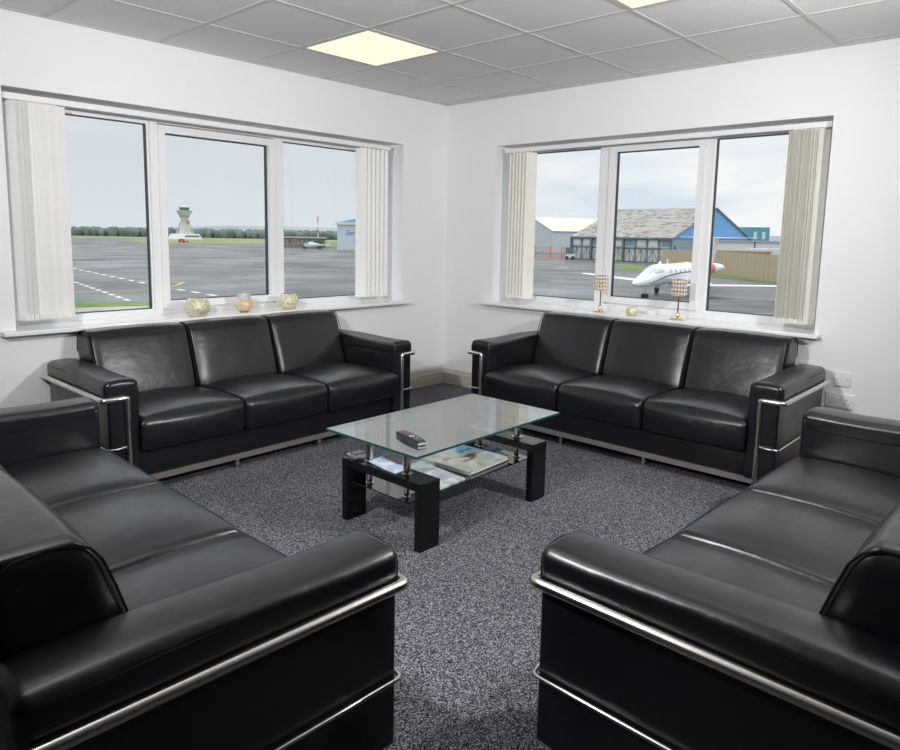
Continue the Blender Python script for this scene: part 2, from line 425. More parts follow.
# ================================================================== sofas
def make_sofa(label):
    root = empty('leather_sofa', (0, 0, 0), 0, label, 'sofa', 'matching black leather three-seat sofas')
    Lt = W['leather']; Ch = W['chrome']
    mb = MB(); mb.rbox(-.845, .845, .03, .74, .085, .222, .010, 2, (6,3,2)); mb.build('base', Lt, root, smooth=40)
    mb = MB(); mb.box(-.885, .885, .022, .030, .055, .086); mb.box(-.885, .885, .030, .055, .055, .058)
    mb.build('base_rail', W['strip'], root)
    for (x, y) in ((-.29, .06), (.27, .06), (-.90, .10), (.90, .10), (-.29, .66), (.27, .66), (-.90, .66), (.90, .66)):
        mb = MB(); zt_ = .086 if abs(x) < .5 else .09
        mb.lathe([(0, 0), (.013, 0), (.013, zt_), (0, zt_)], 14, (x, y, 0)); mb.build('foot', Ch, root, smooth=40)
    w = 1.69/3
    for k in range(3):
        cx = -.845 + w*(k+.5); h = w/2-.002
        def sf(p, n):
            x, y, z = p
            top = max(0, n[2]); d_ = h-abs(x-cx)
            if d_ < .042: x = cx+math.copysign(h-d_*.42, x-cx)
            crown = (1-min(1, abs(n[0]))**2.6)*(1-min(1, abs(n[1]))**4)
            z += .034*crown*top - .016*(max(0, n[1]+.2))*top
            y -= .018*(1-abs(n[2])**2)*(1-abs(n[0])**2.5)*(1 if n[1] < 0 else 0)
            if y < -.010 and ((k == 0 and x < cx) or (k == 2 and x > cx)) and d_ < .05: x += math.copysign(.016*min(1, (-.010-y)/.012), x-cx)
            return (x, y, z)
        mb = MB(); mb.rbox(cx-h, cx+h, -.026, .60, .214, .392, .042, 5, (10,10,3), sf)
        c = mb.build('seat_cushion', Lt, root, smooth=70)
        for s in (-1, 1):
            pp = MB(); pts = []
            for i in range(15):
                y = .014+.53*i/14
                ny = (y-.304)/.296
                pts.append((cx+s*(h-.006), y, .3855 - .018*max(0, ny+.2)))
            pts = [(cx+s*(h-.003), -.020, .250), (cx+s*(h-.004), -.019, .345), (cx+s*(h-.005), -.006, .375)] + pts
            pp.tube(pts, .0026, 6); pp.build('piping', W['piping'], c, smooth=True)
        def bf(p, n):
            x, y, z = p; d_ = h-abs(x-cx)
            if d_ < .055: x = cx+math.copysign(h-d_*.36, x-cx)
            f = max(0, min(1, (z-.34)/.39)); yf = .475+.125*f**1.0
            ny = (n[1]+1)/2
            bulge = -.012*(1-abs(n[0])**3)*(1-abs(n[2])**3)*(1-ny)
            y = yf + (.772-yf)*ny + bulge
            z += .010*(1-abs(n[0])**3)*max(0, n[2])
            return (x, y, z)
        mb = MB(); mb.rbox(cx-h, cx+h, .50, .772, .345, .738, .055, 6, (10,3,8), bf)
        c = mb.build('back_cushion', Lt, root, smooth=70)
        for s in (-1, 1):
            pp = MB(); pts = []
            xx = cx+s*(h-.003)
            for (y, z) in ((.488, .40), (.515, .48), (.541, .56), (.566, .64), (.586, .695), (.606, .722), (.635, .7385), (.68, .741), (.73, .734), (.757, .716), (.767, .69), (.772, .62)):
                pts.append((xx, y, z))
            pp.tube(pts, .0028, 6); pp.build('piping', W['piping'], c, smooth=True)
    mb = MB(); mb.rbox(-.842, .842, .735, .768, .085, .37, .008, 2, (4,1,4)); mb.build('back_panel', Lt, root, smooth=40)
    for s in (-1, 1):
        def af(p, n):
            x, y, z = p
            z += .008*(1-abs(n[0])**2)*max(0, n[2]) - .004*math.sin(y*9)*max(0, n[2])
            x += s*.004*math.sin(y*11+1)*(1-abs(n[2]))*(1 if n[0]*s > .2 else 0)
            return (x, y, z)
        mb = MB()
        xa, xb = sorted((s*.843, s*.992)); mb.rbox(xa, xb, -.002, .771, .085, .556, .012, 2, (2,6,6))
        xa, xb = sorted((s*.842, s*1.002)); mb.rbox(xa, xb, -.003, .777, .492, .583, .026, 4, (5,14,2), af)
        a = mb.build('arm', Lt, root, smooth=60)
        pp = MB()
        pp.tube([(s*(.998+.002*math.sin(y_*11+1)), y_, .562-.004*math.sin(y_*9)) for y_ in [.015+.72*i/20 for i in range(21)]], .0038, 6); pp.build('piping', W['piping'], a, smooth=True); pp = MB()
        pp.tube([(s*.846, y_, .564-.004*math.sin(y_*9)) for y_ in [.015+.48*i/14 for i in range(15)]], .003, 6); pp.build('piping', W['piping'], a, smooth=True); pp = MB()
        fr = []
        for (x, z) in ((.858, .10), (.854, .30), (.852, .50), (.851, .54), (.856, .562), (.872, .575), (.92, .581), (.97, .575), (.989, .562), (.993, .54), (.992, .50)):
            fr.append((s*x, .001, z))
        pp.tube(fr, .003, 6)
        pp.build('piping', W['piping'], a, smooth=True)
        X = s*1.014; Xi = s*.903; Y = -.006
        path = [(X, .79, .50), (X, .4, .50), (X, .02, .50), (X, Y+.008, .50), (X-s*.003, Y+.002, .50), (X-s*.010, Y, .50), (Xi+s*.010, Y, .50), (Xi+s*.003, Y, .499), (Xi, Y, .492), (Xi, Y, .3), (Xi, Y, .078), (Xi, Y+.004, .071), (Xi, Y+.012, .070), (Xi, .03, .070)]
        mb = MB(); mb.tube(path, .0135, 14)
        ar = mb.build('arm_rail', Ch, root, smooth=60)
        X2 = s*1.004; Y2 = -.011
        p2 = [(Xi, Y+.004, .262), (Xi+s*.06, Y2-.006, .262), (X2-s*.02, Y2, .262), (X2-s*.006, Y2+.004, .262), (X2, Y2+.016, .262), (X2, .2, .262), (X2, .765, .262)]
        mb = MB(); mb.tube(p2, .0055, 8); mb.build('lower_rail', Ch, ar, smooth=60)
    return root
sofaA = make_sofa('black leather three-seat sofa under the left window, facing into the room')
sofaA.location = (-2.187, -.80, 0)
def next_sofa(loc, rz, label):
    o = copy_tree(sofaA); o.location = loc; o.rotation_euler = (0, 0, rz); o['label'] = label
    return o
next_sofa((-.862, -2.045, 0), -PI/2, 'black leather three-seat sofa under the right window, below the gold candle stands')
next_sofa((-3.372, -1.99, 0), PI/2-rad(1.6), 'black leather three-seat sofa nearest the camera on the left, seen from its arm end')
next_sofa((-2.165, -3.241, 0), PI+rad(-1.5), 'black leather three-seat sofa nearest the camera on the right, seen from its arm end')

# ================================================================== coffee table
tb = empty('coffee_table', (-2.07, -1.94, 0), 0, 'glass-topped coffee table with black gloss end frames on the carpet between the sofas', 'coffee table')
mb = MB(); z0, z1 = .410, .420
x0, x1, y0, y1 = -.49, .525, -.272, .30
mb.add([(x0,y0,z0),(x1,y0,z0),(x1,y1,z0),(x0,y1,z0),(x0,y0,z1),(x1,y0,z1),(x1,y1,z1),(x0,y1,z1)], [(3,2,1,0),(4,5,6,7)], 0)
mb.add([(x0,y0,z0),(x1,y0,z0),(x1,y1,z0),(x0,y1,z0),(x0,y0,z1),(x1,y0,z1),(x1,y1,z1),(x0,y1,z1)], [(0,1,5,4),(1,2,6,5),(2,3,7,6),(3,0,4,7)], 1)
mb.build('glass_top', [W['tglass'], W['tedge']], tb, fix=False)
for (xa, xb) in ((-.448, -.333), (.327, .442)):
    mb = MB(); ya, yb = -.258, .242; t_ = .036
    mb.box(xa, xb, ya, ya+t_, 0, .290-t_); mb.box(xa, xb, yb-t_, yb, 0, .290-t_); mb.box(xa, xb, ya, yb, .290-t_, .290)
    o = mb.build('end_frame', W['blackgloss'], tb)
    bv = o.modifiers.new('bevel', 'BEVEL'); bv.width = .0025; bv.segments = 2
    for yy in (-.118, .118):
        xm = (xa+xb)/2; mb = MB()
        mb.lathe([(0, .290), (.017, .290), (.017, .406), (.012, .410), (0, .410)], 20, (xm, yy, 0))
        mb.lathe([(0, .168), (.012, .168), (.013, .172), (.013, .254), (0, .254)], 16, (xm, yy, 0))
        p = mb.build('support_post', W['post'], tb, smooth=50)
        mb = MB()
        for (zz, rr, hh) in ((.290, .026, .004), (.404, .024, .005), (.188, .019, .003), (.177, .019, .003)):
            mb.lathe([(0, zz), (rr, zz), (rr, zz+hh), (0, zz+hh)], 20, (xm, yy, 0))
        mb.build('washer', W['post'], p, smooth=50)
mb = MB(); mb.box(-.432, .43, -.170, .205, .181, .187); mb.build('shelf', W['smoke'], tb)

# printed matter ------------------------------------------------------------
def newsprint(name, bg, ink, scale, blue=True):
    m = mat(name, bg, .6, spec=.2)
    t, N, L, b = nodes(m); c = N.new('ShaderNodeTexCoord')
    br = N.new('ShaderNodeTexBrick'); br.inputs['Scale'].default_value = scale
    br.inputs['Color1'].default_value = (*ink, 1); br.inputs['Color2'].default_value = (*[min(1, v*1.9+.1) for v in ink], 1); br.inputs['Mortar'].default_value = (*bg, 1)
    br.inputs['Mortar Size'].default_value = .035; br.inputs['Brick Width'].default_value = .9; br.inputs['Row Height'].default_value = .16
    L.new(c.outputs['Object'], br.inputs['Vector'])
    n = noise(m, 14, 1); r = ramp(m, n.outputs[0], [(.44, (0,0,0)), (.52, (1,1,1))])
    mx = N.new('ShaderNodeMixRGB'); mx.inputs[1].default_value = (*bg, 1); L.new(r.outputs[0], mx.inputs[0]); L.new(br.outputs[0], mx.inputs[2])
    L.new(mx.outputs[0], b.inputs['Base Color']); return m
W['leaflet'] = newsprint('white_leaflet_with_blue_print', (.80,.82,.86), (.16,.24,.62), 28)
W['paper'] = newsprint('newspaper_print', (.76,.76,.76), (.25,.27,.33), 34)
W['pages'] = noisy('white_page_edges', [(.4, (.62,.62,.62)), (.6, (.82,.82,.82))], 30, .6, stretch=(1,1,60))
W['darkpaper'] = mat('dark_magazine_cover', (.02,.02,.025), .3)
def sheet(name, pts, z, t, m, label, cat, curl=.0, group=None):
    """thin printed item with four given corners, gently curled"""
    a, b, c, d = [Vector((x, y, 0)) for x, y in pts]; n = 10
    mb = MB(); top = []; ctr = (a+b+c+d)/4
    for j in range(n+1):
        for i in range(n+1):
            u, v = i/n, j/n
            p = (a*(1-u)+b*u)*(1-v) + (d*(1-u)+c*u)*v
            top.append((p.x-ctr.x, p.y-ctr.y, t + curl*(v**3) + curl*.4*u**3))
    k = (n+1)**2; vs = top + [(x, y, zz-t) for x, y, zz in top]; fs = []
    for j in range(n):
        for i in range(n):
            q = j*(n+1)+i; fs.append((q, q+1, q+n+2, q+n+1)); fs.append((k+q, k+q+n+1, k+q+n+2, k+q+1))
    for i in range(n):
        for (p, q) in ((i, i+1), (n*(n+1)+i+1, n*(n+1)+i), ((i+1)*(n+1), i*(n+1)), (i*(n+1)+n, (i+1)*(n+1)+n)):
            fs.append((q, p, k+p, k+q))
    mb.add(vs, fs); o = mb.build(name, m, smooth=50); o.location = (ctr.x, ctr.y, z)
    return tag(o, label, cat, group)
sheet('leaflet', [(-2.500,-2.030), (-2.418,-2.026), (-2.405,-1.838), (-2.486,-1.842)], .2905, .003, W['leaflet'],
      'white leaflet with blue print curling on the left end frame of the coffee table', 'leaflet', .006)
sheet('newspaper', [(-2.372,-2.105), (-2.13,-2.10), (-2.10,-1.79), (-2.34,-1.80)], .1875, .008, W['paper'],
      'white newspaper with blue and grey print lying on the shelf at its left end', 'newspaper', .003)
# big glossy magazine: cover with a reclining figure, white text block, on a dark binder
W['cover'] = mat('magazine_cover_print', (.80,.80,.76), .16, coat=.5)
def mag_cover():
    m = W['cover']; t, N, L, b = nodes(m)
    c = N.new('ShaderNodeTexCoord'); s = N.new('ShaderNodeSeparateXYZ'); L.new(c.outputs['Object'], s.inputs[0])
    n = noise(m, 11, 3)
    base = ramp(m, n.outputs[0], [(.35, (.42,.40,.30)), (.5, (.62,.60,.50)), (.65, (.80,.80,.78))])
    def blob(cx, cy, rx, ry, col, prev, soft=.25, ang=0):
        mp = N.new('ShaderNodeMapping'); mp.vector_type = 'TEXTURE'
        mp.inputs['Location'].default_value = (cx, cy, 0); mp.inputs['Scale'].default_value = (rx, ry, 50); mp.inputs['Rotation'].default_value = (0, 0, ang)
        L.new(c.outputs['Object'], mp.inputs[0]); g = N.new('ShaderNodeVectorMath'); g.operation = 'LENGTH'; L.new(mp.outputs[0], g.inputs[0])
        mr_ = N.new('ShaderNodeMapRange'); mr_.inputs[1].default_value = 1-soft; mr_.inputs[2].default_value = 1; mr_.inputs[3].default_value = 1; mr_.inputs[4].default_value = 0
        L.new(g.outputs['Value'], mr_.inputs[0]); mx = N.new('ShaderNodeMixRGB'); mx.inputs[2].default_value = (*col, 1)
        L.new(mr_.outputs[0], mx.inputs[0]); L.new(prev, mx.inputs[1]); return mx.outputs[0]
    o = blob(.13, .10, .13, .085, (.45,.66,.85), base.outputs[0], .2)
    o = blob(.045, -.055, .12, .05, (.60,.60,.58), o, .5)
    o = blob(.012, -.005, .085, .035, (.28,.13,.055), o, .35, .35)
    o = blob(-.085, .055, .032, .026, (.50,.25,.13), o, .3)
    o = blob(-.045, .015, .07, .016, (.80,.80,.80), o, .3, -.5)
    for k in range(4): o = blob(.045+.026*k, .078+.004*(k % 2), .011, .020, (.03,.20,.58), o, .4)
    L.new(o, b.inputs['Base Color'])
mag_cover()
mg = empty('magazine', (-1.925, -1.935, .190), rad(3), 'thick glossy magazine with a figure in a brown coat and blue lettering on the cover', 'magazine')
mb = MB(); mb.rbox(-.150, .150, -.140, .150, .0, .016, .002, 1, (1,1,1)); mb.build('page_block', W['pages'], mg)
mb = MB(); mb.box(-.153, .153, -.143, .152, .0165, .018); mb.build('front_cover', W['cover'], mg)
mb = MB(); mb.box(-.153, .153, -.143, .152, -.002, -.0005); mb.build('back_cover', W['darkpaper'], mg)
mb = MB(); mb.box(-.156, -.153, -.143, .152, -.002, .018); mb.build('spine', W['pages'], mg)
sheet('brochure', [(-1.768,-2.0), (-1.715,-2.03), (-1.655,-1.885), (-1.71,-1.862)], .1890, .002, newsprint('blue_brochure_print', (.10,.11,.13), (.16,.25,.60), 22),
      'dark brochure with blue print sticking out at the right end of the shelf', 'brochure', .004)
sheet('white_envelope', [(-1.735,-1.90), (-1.66,-1.90), (-1.645,-1.76), (-1.72,-1.76)], .2905, .002, mat('white_paper', (.72,.74,.75), .4),
      'folded white paper on the right end frame of the coffee table', 'paper')
# cut-glass ashtray on the far end of the left frame
mb = MB(); mb.rbox(-.042, .042, -.034, .034, 0, .020, .006, 2, (2,2,1)); o = mb.build('glass_coaster', W['ashglass'], smooth=40)
o.location = (-2.468, -1.750, .2905); tag(o, 'small clear glass block on the far corner of the table\'s left end frame', 'coaster')
mb = MB(); mb.box(-.030, .030, -.022, .022, .0202, .0235); mb.build('dark_insert', mat('dark_glass_insert', (.05,.06,.06), .2), o)

# remote control -----------------------------------------------------------
rc = empty('remote_control', (-2.412, -2.03, .4205), rad(76), 'black remote control with coloured buttons on the glass table top', 'remote control')
def rf(p, n):
    x, y, z = p; return (x, y*(1-.10*abs(n[0])**2), z + .003*math.cos(n[0]*2))
mb = MB(); mb.rbox(-.095, .095, -.0245, .0245, .0, .019, .008, 3, (8,2,1), rf); mb.build('body', mat('black_plastic', (.012,.012,.014), .35), rc, smooth=60)
cols = {'grey_button': ((.10,.10,.11), []), 'red_button': ((.6,.04,.05), []), 'green_button': ((.05,.45,.12), []), 'white_button': ((.75,.75,.75), []), 'blue_button': ((.08,.15,.5), [])}
for i in range(11):
    for j in range(3):
        x = -.080+.0155*i; y = -.013+.013*j
        nm = 'grey_button'
        if (i, j) in ((10, 2), (10, 1), (2, 0)): nm = 'red_button'
        if (i, j) == (2, 1): nm = 'green_button'
        if (i, j) in ((4, 1), (4, 2)): nm = 'white_button'
        if (i, j) == (2, 2): nm = 'blue_button'
        cols[nm][1].append((x, y))
for nm, (cc, pl) in cols.items():
    bmt = mat(nm + '_plastic', cc, .4)
    for (x, y) in pl:
        zt_ = .0175 + .003*math.cos(x/.095*2)
        mb = MB(); mb.rbox(x-.0048, x+.0048, y-.0038, y+.0038, zt_, zt_+.004, .0016, 2, (1,1,1)); mb.build(nm, bmt, rc, smooth=60)
mb = MB(); mb.rbox(-.0965, -.088, -.021, .021, .003, .010, .003, 2, (1,1,1)); mb.build('end_trim', mat('silver_plastic', (.5,.5,.52), .25), rc)

# ================================================================== sill ornaments
def mercury(name, c1, c2, c3):
    m = mat(name, c1, .3, metal=.25, coat=.4); t, N, L, b = nodes(m)
    c = N.new('ShaderNodeTexCoord'); v = N.new('ShaderNodeTexVoronoi'); v.inputs['Scale'].default_value = 95
    L.new(c.outputs['Object'], v.inputs['Vector'])
    r = ramp(m, v.outputs['Distance'], [(.0, c3), (.3, c2), (.6, c1)]); L.new(r.outputs[0], b.inputs['Base Color'])
    bump(m, v.outputs['Distance'], .9, .004); return m
W['cream_mercury'] = mercury('cream_crackle_glass', (.66,.61,.40), (.84,.80,.62), (.92,.92,.86))
W['gold_mercury'] = mercury('gold_crackle_glass', (.72,.52,.30), (.86,.68,.44), (.93,.86,.72))
W['frost'] = mercury('frosted_glass_collar', (.62,.62,.60), (.80,.80,.78), (.88,.88,.88))
W['wax'] = mat('candle_wax', (.80,.76,.62), .5)
def bowl(loc, R, hh, label, matx, collar=False):
    root = empty('candle_bowl', loc, random.uniform(0, 3), label, 'candle holder', 'crackle glass candle holders on the sills')
    prof = [(0, 0), (R*.50, 0)]
    n = 12
    a0, a1 = (-.92, .88) if not collar else (-1.2, .78)
    for i in range(n+1):
        a = a0 + (a1-a0)*i/n
        prof.append((R*math.cos(a), hh/2*(1+math.sin(a)/math.sin(max(abs(a0), a1))) if not collar else hh/2*(1+math.sin(a)/math.sin(1.2))))
    t = .004
    inner = [(max(.001, r-t), z if z > t else t) for r, z in reversed(prof[2:])] + [(R*.45, t), (0, t)]
    mb = MB(); mb.lathe(prof+inner, 40); mb.build('bowl', matx, root, smooth=60)
    if collar:
        r0 = prof[n+1+1][0]*.98; z0 = prof[n+2][1]
        mb = MB(); mb.lathe([(r0, z0-.006), (r0+.003, z0+.004), (r0+.003, z0+.036), (r0-.001, z0+.036), (r0-.001, z0-.006)], 36); mb.build('glass_collar', W['frost'], root, smooth=60)
    mb = MB(); mb.lathe([(0, .0045), (R*.36, .0045), (R*.36, hh*.25), (0, hh*.25)], 20); mb.build('candle', W['wax'], root, smooth=60)
    return root
bowl((-2.304, -.012, ZS), .078, .118, 'widest cream crackle-glass candle bowl, leftmost on the left window sill', W['cream_mercury'])
bowl((-1.935, .050, ZS), .060, .095, 'gold crackle-glass candle globe with a frosted collar, between the two cream bowls', W['gold_mercury'], True)
bowl((-1.600, .020, ZS), .070, .108, 'cream crackle-glass candle bowl in front of the right mullion of the left window', W['cream_mercury'])
bowl((-.010, -1.785, ZS), .043, .062, 'small cream crackle-glass candle bowl between the two gold stands', W['cream_mercury'])
W['gold'] = mat('polished_gold', (.83,.60,.36), .22, metal=1.0)
W['crystal'] = mat('clear_crystal', (.90,.87,.84), .08, spec=.9, coat=1.0)
W['stem'] = mat('dark_bronze_stem', (.26,.19,.13), .3, metal=.9)
def stand(loc, label):
    root = empty('candle_stand', loc, random.uniform(0, 1), label, 'candle holder', 'gold candle stands with crystal drums')
    mb = MB(); mb.lathe([(0,0),(.046,0),(.047,.004),(.044,.009),(.018,.012),(.012,.018),(.012,.040),(.008,.046),(0,.046)], 32); mb.build('base', W['gold'], root, smooth=40)
    mb = MB(); mb.lathe([(0,.046),(.0045,.046),(.0045,.158),(0,.158)], 14); mb.build('stem', W['stem'], root, smooth=40)
    z0, z1, R = .158, .266, .046
    mb = MB(); mb.lathe([(0,z0),(R,z0),(R,z0+.003),(0,z0+.003)], 28)
    rows = 4
    for i in range(rows+1):
        z = z0+.002+(z1-z0-.004)*i/rows; mb.tube([(R*math.cos(2*PI*k/28), R*math.sin(2*PI*k/28), z) for k in range(28)], .0022, 6, closed=True)
    for k in range(14):
        a = 2*PI*k/14; mb.tube([(R*math.cos(a), R*math.sin(a), z0), (R*math.cos(a), R*math.sin(a), z1)], .0016, 5)
    mb.build('drum_frame', W['gold'], root, smooth=50)
    mb = MB()
    for i in range(rows):
        for k in range(14):
            a = 2*PI*(k+.5)/14; z = z0+.002+(z1-z0-.004)*(i+.5)/rows; s = .0085
            c = Vector((R*math.cos(a), R*math.sin(a), z)); rr = Vector((math.cos(a), math.sin(a), 0)); tt = Vector((-math.sin(a), math.cos(a), 0)); zz = Vector((0,0,1))
            mb.add([c+rr*s*.7, c-rr*s*.7, c+tt*s, c-tt*s, c+zz*s*1.2, c-zz*s*1.2], [(0,2,4),(0,4,3),(0,3,5),(0,5,2),(1,4,2),(1,3,4),(1,5,3),(1,2,5)])
    mb.build('crystal_band', W['crystal'], root)
    return root
stand((.010, -1.520, ZS), 'gold candle stand with a crystal drum, the one farther left by the left mullion')
stand((.030, -2.095, ZS), 'gold candle stand with a crystal drum, the one farther right by the right mullion')

# ================================================================== wall fittings on the right wall
W['plate'] = mat('white_switch_plastic', (.84,.84,.85), .3)
W['slot'] = mat('dark_slot', (.03,.03,.03), .6)
def plate(name, yc, zc, w, h, label, cat):
    t = empty(name, (0, yc, zc), 0, label, cat)
    mb = MB(); mb.rbox(-.009, -.0, -w/2, w/2, -h/2, h/2, .003, 2, (1,1,1)); mb.build('face_plate', W['plate'], t, smooth=40)
    for s in (-1, 1):
        mb = MB(); mb.lathe([(0,-.0105),(.003,-.0105),(.003,-.008)], 10, (0, s*(w/2-.0145), 0), axis='x'); mb.build('screw', W['post'], t)
    return t
plate('blank_plate', -3.112, .512, .086, .086, 'square white blank wall plate above the double socket, beside the right sofa', 'wall plate')
so = plate('double_socket', -3.107, .385, .148, .086, 'white double power socket low on the right wall, half hidden by the near sofa', 'power socket')
for s in (-1, 1):
    mb = MB()
    for (dy, dz, a, b_) in ((0, .012, .002, .004), (-.011, -.008, .0035, .002), (.011, -.008, .0035, .002)):
        mb.box(-.0098, -.0085, s*.038+dy-a, s*.038+dy+a, dz-b_-.006, dz+b_-.006)
    mb.build('socket_holes', W['slot'], so)
    mb = MB(); mb.rbox(-.014, -.008, s*.011-.007, s*.011+.007, .006, .030, .002, 2, (1,1,1)); mb.build('rocker_switch', W['plate'], so)
plate('junction_box', -2.905, .555, .060, .070, 'small white wall box behind the end of the right sofa', 'wall plate')

# ================================================================== outside
G = -3.2
m = noisy('wet_tarmac', [(.30, (.07,.072,.072)), (.5, (.115,.117,.118)), (.72, (.165,.167,.168))], .05, .5, 6, stretch=(1,1,1))
t, N, L, b = nodes(m); n = noise(m, .12, 4); rr_ = N.new('ShaderNodeMapRange'); rr_.inputs[1].default_value = .35; rr_.inputs[2].default_value = .65; rr_.inputs[3].default_value = .22; rr_.inputs[4].default_value = .65
L.new(n.outputs[0], rr_.inputs[0]); L.new(rr_.outputs[0], b.inputs['Roughness']); W['tarmac'] = m
mb = MB(); mb.prism([(-40,-120),(900,-400),(900,900),(-300,900)], G-.6, G)
tag(mb.build('airfield_apron', W['tarmac']), kind='structure')
W['grass'] = noisy('airfield_grass', [(.35, lin(124,134,86)), (.65, lin(150,156,110))], .08, .9, 5)
W['grass_tan'] = noisy('dry_grass', [(.35, lin(158,150,110)), (.65, lin(180,170,132))], .02, .9, 4)
W['grass_green'] = noisy('green_verge', [(.35, lin(98,120,56)), (.65, lin(124,144,80))], .6, .9, 4)
def ground_patch(name, pts, m, z):
    mb = MB(); mb.prism(pts, G-.05, G+z); return tag(mb.build(name, m), kind='structure')
ground_patch('grass_field', [(104.7,260.6),(96.7,216.8),(139.4,213.8),(122,170),(240,90),(500,300),(139,415),(112,345),(150,318)], W['grass'], .05)
ground_patch('dry_grass_field', [(60,470),(136,440),(155,415),(190,412),(320,300),(700,560),(300,880),(-200,880)], W['grass_tan'], .08)
ground_patch('grass_verge', [(11.0,42.3),(14.8,38.3),(13.9,36.6),(9.6,38.2),(2,44),(3,50)], W['grass_green'], .03)
ground_patch('grass_verge', [(105.4,56.9),(105.0,52.9),(97.7,45.2),(88,35.5),(84,36.5),(85,39.9),(88.0,45.1)], W['grass_green'], .04)
ground_patch('grass_verge', [(100.5,47.0),(90.6,35.3),(76.6,21.2),(66,9),(60,3),(64,9.2),(72.8,19.2),(81.5,30.0),(88.5,38.9)], W['grass_green'], .06)
ground_patch('concrete_path', [(2,43),(9.6,38.1),(13.9,36.5),(20,30),(12,22),(-4,34)], noisy('worn_concrete', [(.3, lin(120,112,102)), (.7, lin(190,186,178))], .35, .8), .015)
# painted markings
W['mark'] = mat('white_road_paint', (.72,.73,.72), .7); W['markyellow'] = mat('yellow_road_paint', (.62,.50,.14), .7); W['markfaint'] = mat('faded_line_paint', (.30,.30,.28), .7)
def stripe(mb, a, b_, w, dash=None):
    a = Vector((*a, 0)); b_ = Vector((*b_, 0)); d = (b_-a); Ln = d.length; d.normalize(); p = Vector((-d.y, d.x, 0))*w/2
    seg = [(0, Ln)] if not dash else [(s, min(Ln, s+dash[0])) for s in [k*dash[1] for k in range(int(Ln/dash[1])+1)]]
    for s, e_ in seg:
        if e_-s < .05: continue
        q0, q1 = a+d*s, a+d*e_
        mb.prism([((q0-p).x, (q0-p).y), ((q1-p).x, (q1-p).y), ((q1+p).x, (q1+p).y), ((q0+p).x, (q0+p).y)], G, G+.012)
mb = MB(); stripe(mb, (26,88), (20.9,49.5), .42, (1.5,3.0)); stripe(mb, (20.9,49.2), (20.0,36), .40, (1.3,2.6))
tag(mb.build('dashed_line', W['mark']), kind='structure')
mb = MB(); stripe(mb, (18.5,64), (13.4,35), .32, (1.1,2.1)); tag(mb.build('dashed_line', W['mark']), kind='structure')
mb = MB(); stripe(mb, (10,48.2), (18.8,47.1), .16); stripe(mb, (18.8,47.1), (22.6,50.4), .22); stripe(mb, (22.6,50.4), (24.6,53.2), .32); stripe(mb, (24.6,53.2), (22.0,57), .3)
stripe(mb, (40,140), (90,125), .6); stripe(mb, (60,150), (110,110), .4)
tag(mb.build('yellow_line', W['markyellow']), kind='structure')
mb = MB(); stripe(mb, (27.6,53.2), (26.0,42.2), .18); stripe(mb, (28,56), (40,48), .16)
for k in range(7): stripe(mb, (30+9*k, 70+16*k), (90+6*k, 45+17*k), .25)
stripe(mb, (30,16), (70,-6), .25); stripe(mb, (36,22), (50,10), .2); stripe(mb, (60,44), (110,76), .3); stripe(mb, (50,38), (92,70), .3)
tag(mb.build('faded_line', W['markfaint']), kind='structure')

# distant woodland and hedges
def woods(name, a, b_, n, h, depth, m, label, base=0, seed=1):
    rnd = random.Random(seed); mb = MB(); a = Vector(a); b_ = Vector(b_)
    for i in range(n):
        p = a.lerp(b_, (i+rnd.random())/n); p = p + Vector((rnd.uniform(-depth, depth), rnd.uniform(0, depth)))
        hh = h*rnd.uniform(.72, 1.08); r = hh*rnd.uniform(.32, .5)
        prof = [(.01, hh), (r*.45, hh*.93), (r*.85, hh*.72), (r, hh*.5), (r*.9, hh*.2), (r*.7, 0)]
        prof = [(q*rnd.uniform(.88, 1.12), z) for q, z in prof]
        mb.lathe(prof, 7, (p.x, p.y, G+base))
    return tag(mb.build(name, m, smooth=80), label, 'trees', kind='stuff')
W['fir'] = noisy('hazy_fir_foliage', [(.35, lin(98,114,106)), (.65, lin(126,140,128))], .12, .95, 5)  # greens lightened, haze is mixed into the foliage colour
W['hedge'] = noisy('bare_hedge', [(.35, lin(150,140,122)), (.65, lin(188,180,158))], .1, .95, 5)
W['farhill'] = noisy('distant_hill', [(.35, lin(160,166,176)), (.65, lin(182,188,194))], .01, .95, 4)  # pale haze of distance put into the colour
woods('fir_wood', (158,440), (292,318), 430, 5.6, 14, W['fir'], 'dark fir wood along the horizon behind the control tower', 0, 3)
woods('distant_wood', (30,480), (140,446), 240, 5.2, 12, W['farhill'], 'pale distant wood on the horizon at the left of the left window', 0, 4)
woods('bare_hedgerow', (262,262), (360,170), 260, 6.0, 14, W['hedge'], 'pale bare hedgerow behind the low brick building', 0, 5)
mb = MB(); ridge = []
for i in range(41):
    f = i/40; x = -300+1400*f; y = 880-700*f
    ridge.append((x, y, G+5.5+3.6*math.sin(f*9)**2+1.2*math.sin(f*31)))
vs = []
for (x, y, z) in ridge: vs += [(x-8, y-8, G-1), (x, y, z), (x+30, y+40, G-1)]
fs = []
for i in range(40):
    fs += [(3*i, 3*i+3, 3*i+4, 3*i+1), (3*i+1, 3*i+4, 3*i+5, 3*i+2), (3*i+2, 3*i+5, 3*i+3, 3*i)]
fs += [(0, 1, 2), (122, 121, 120)]
mb.add(vs, fs); tag(mb.build('distant_hills', W['farhill'], smooth=True), kind='structure')

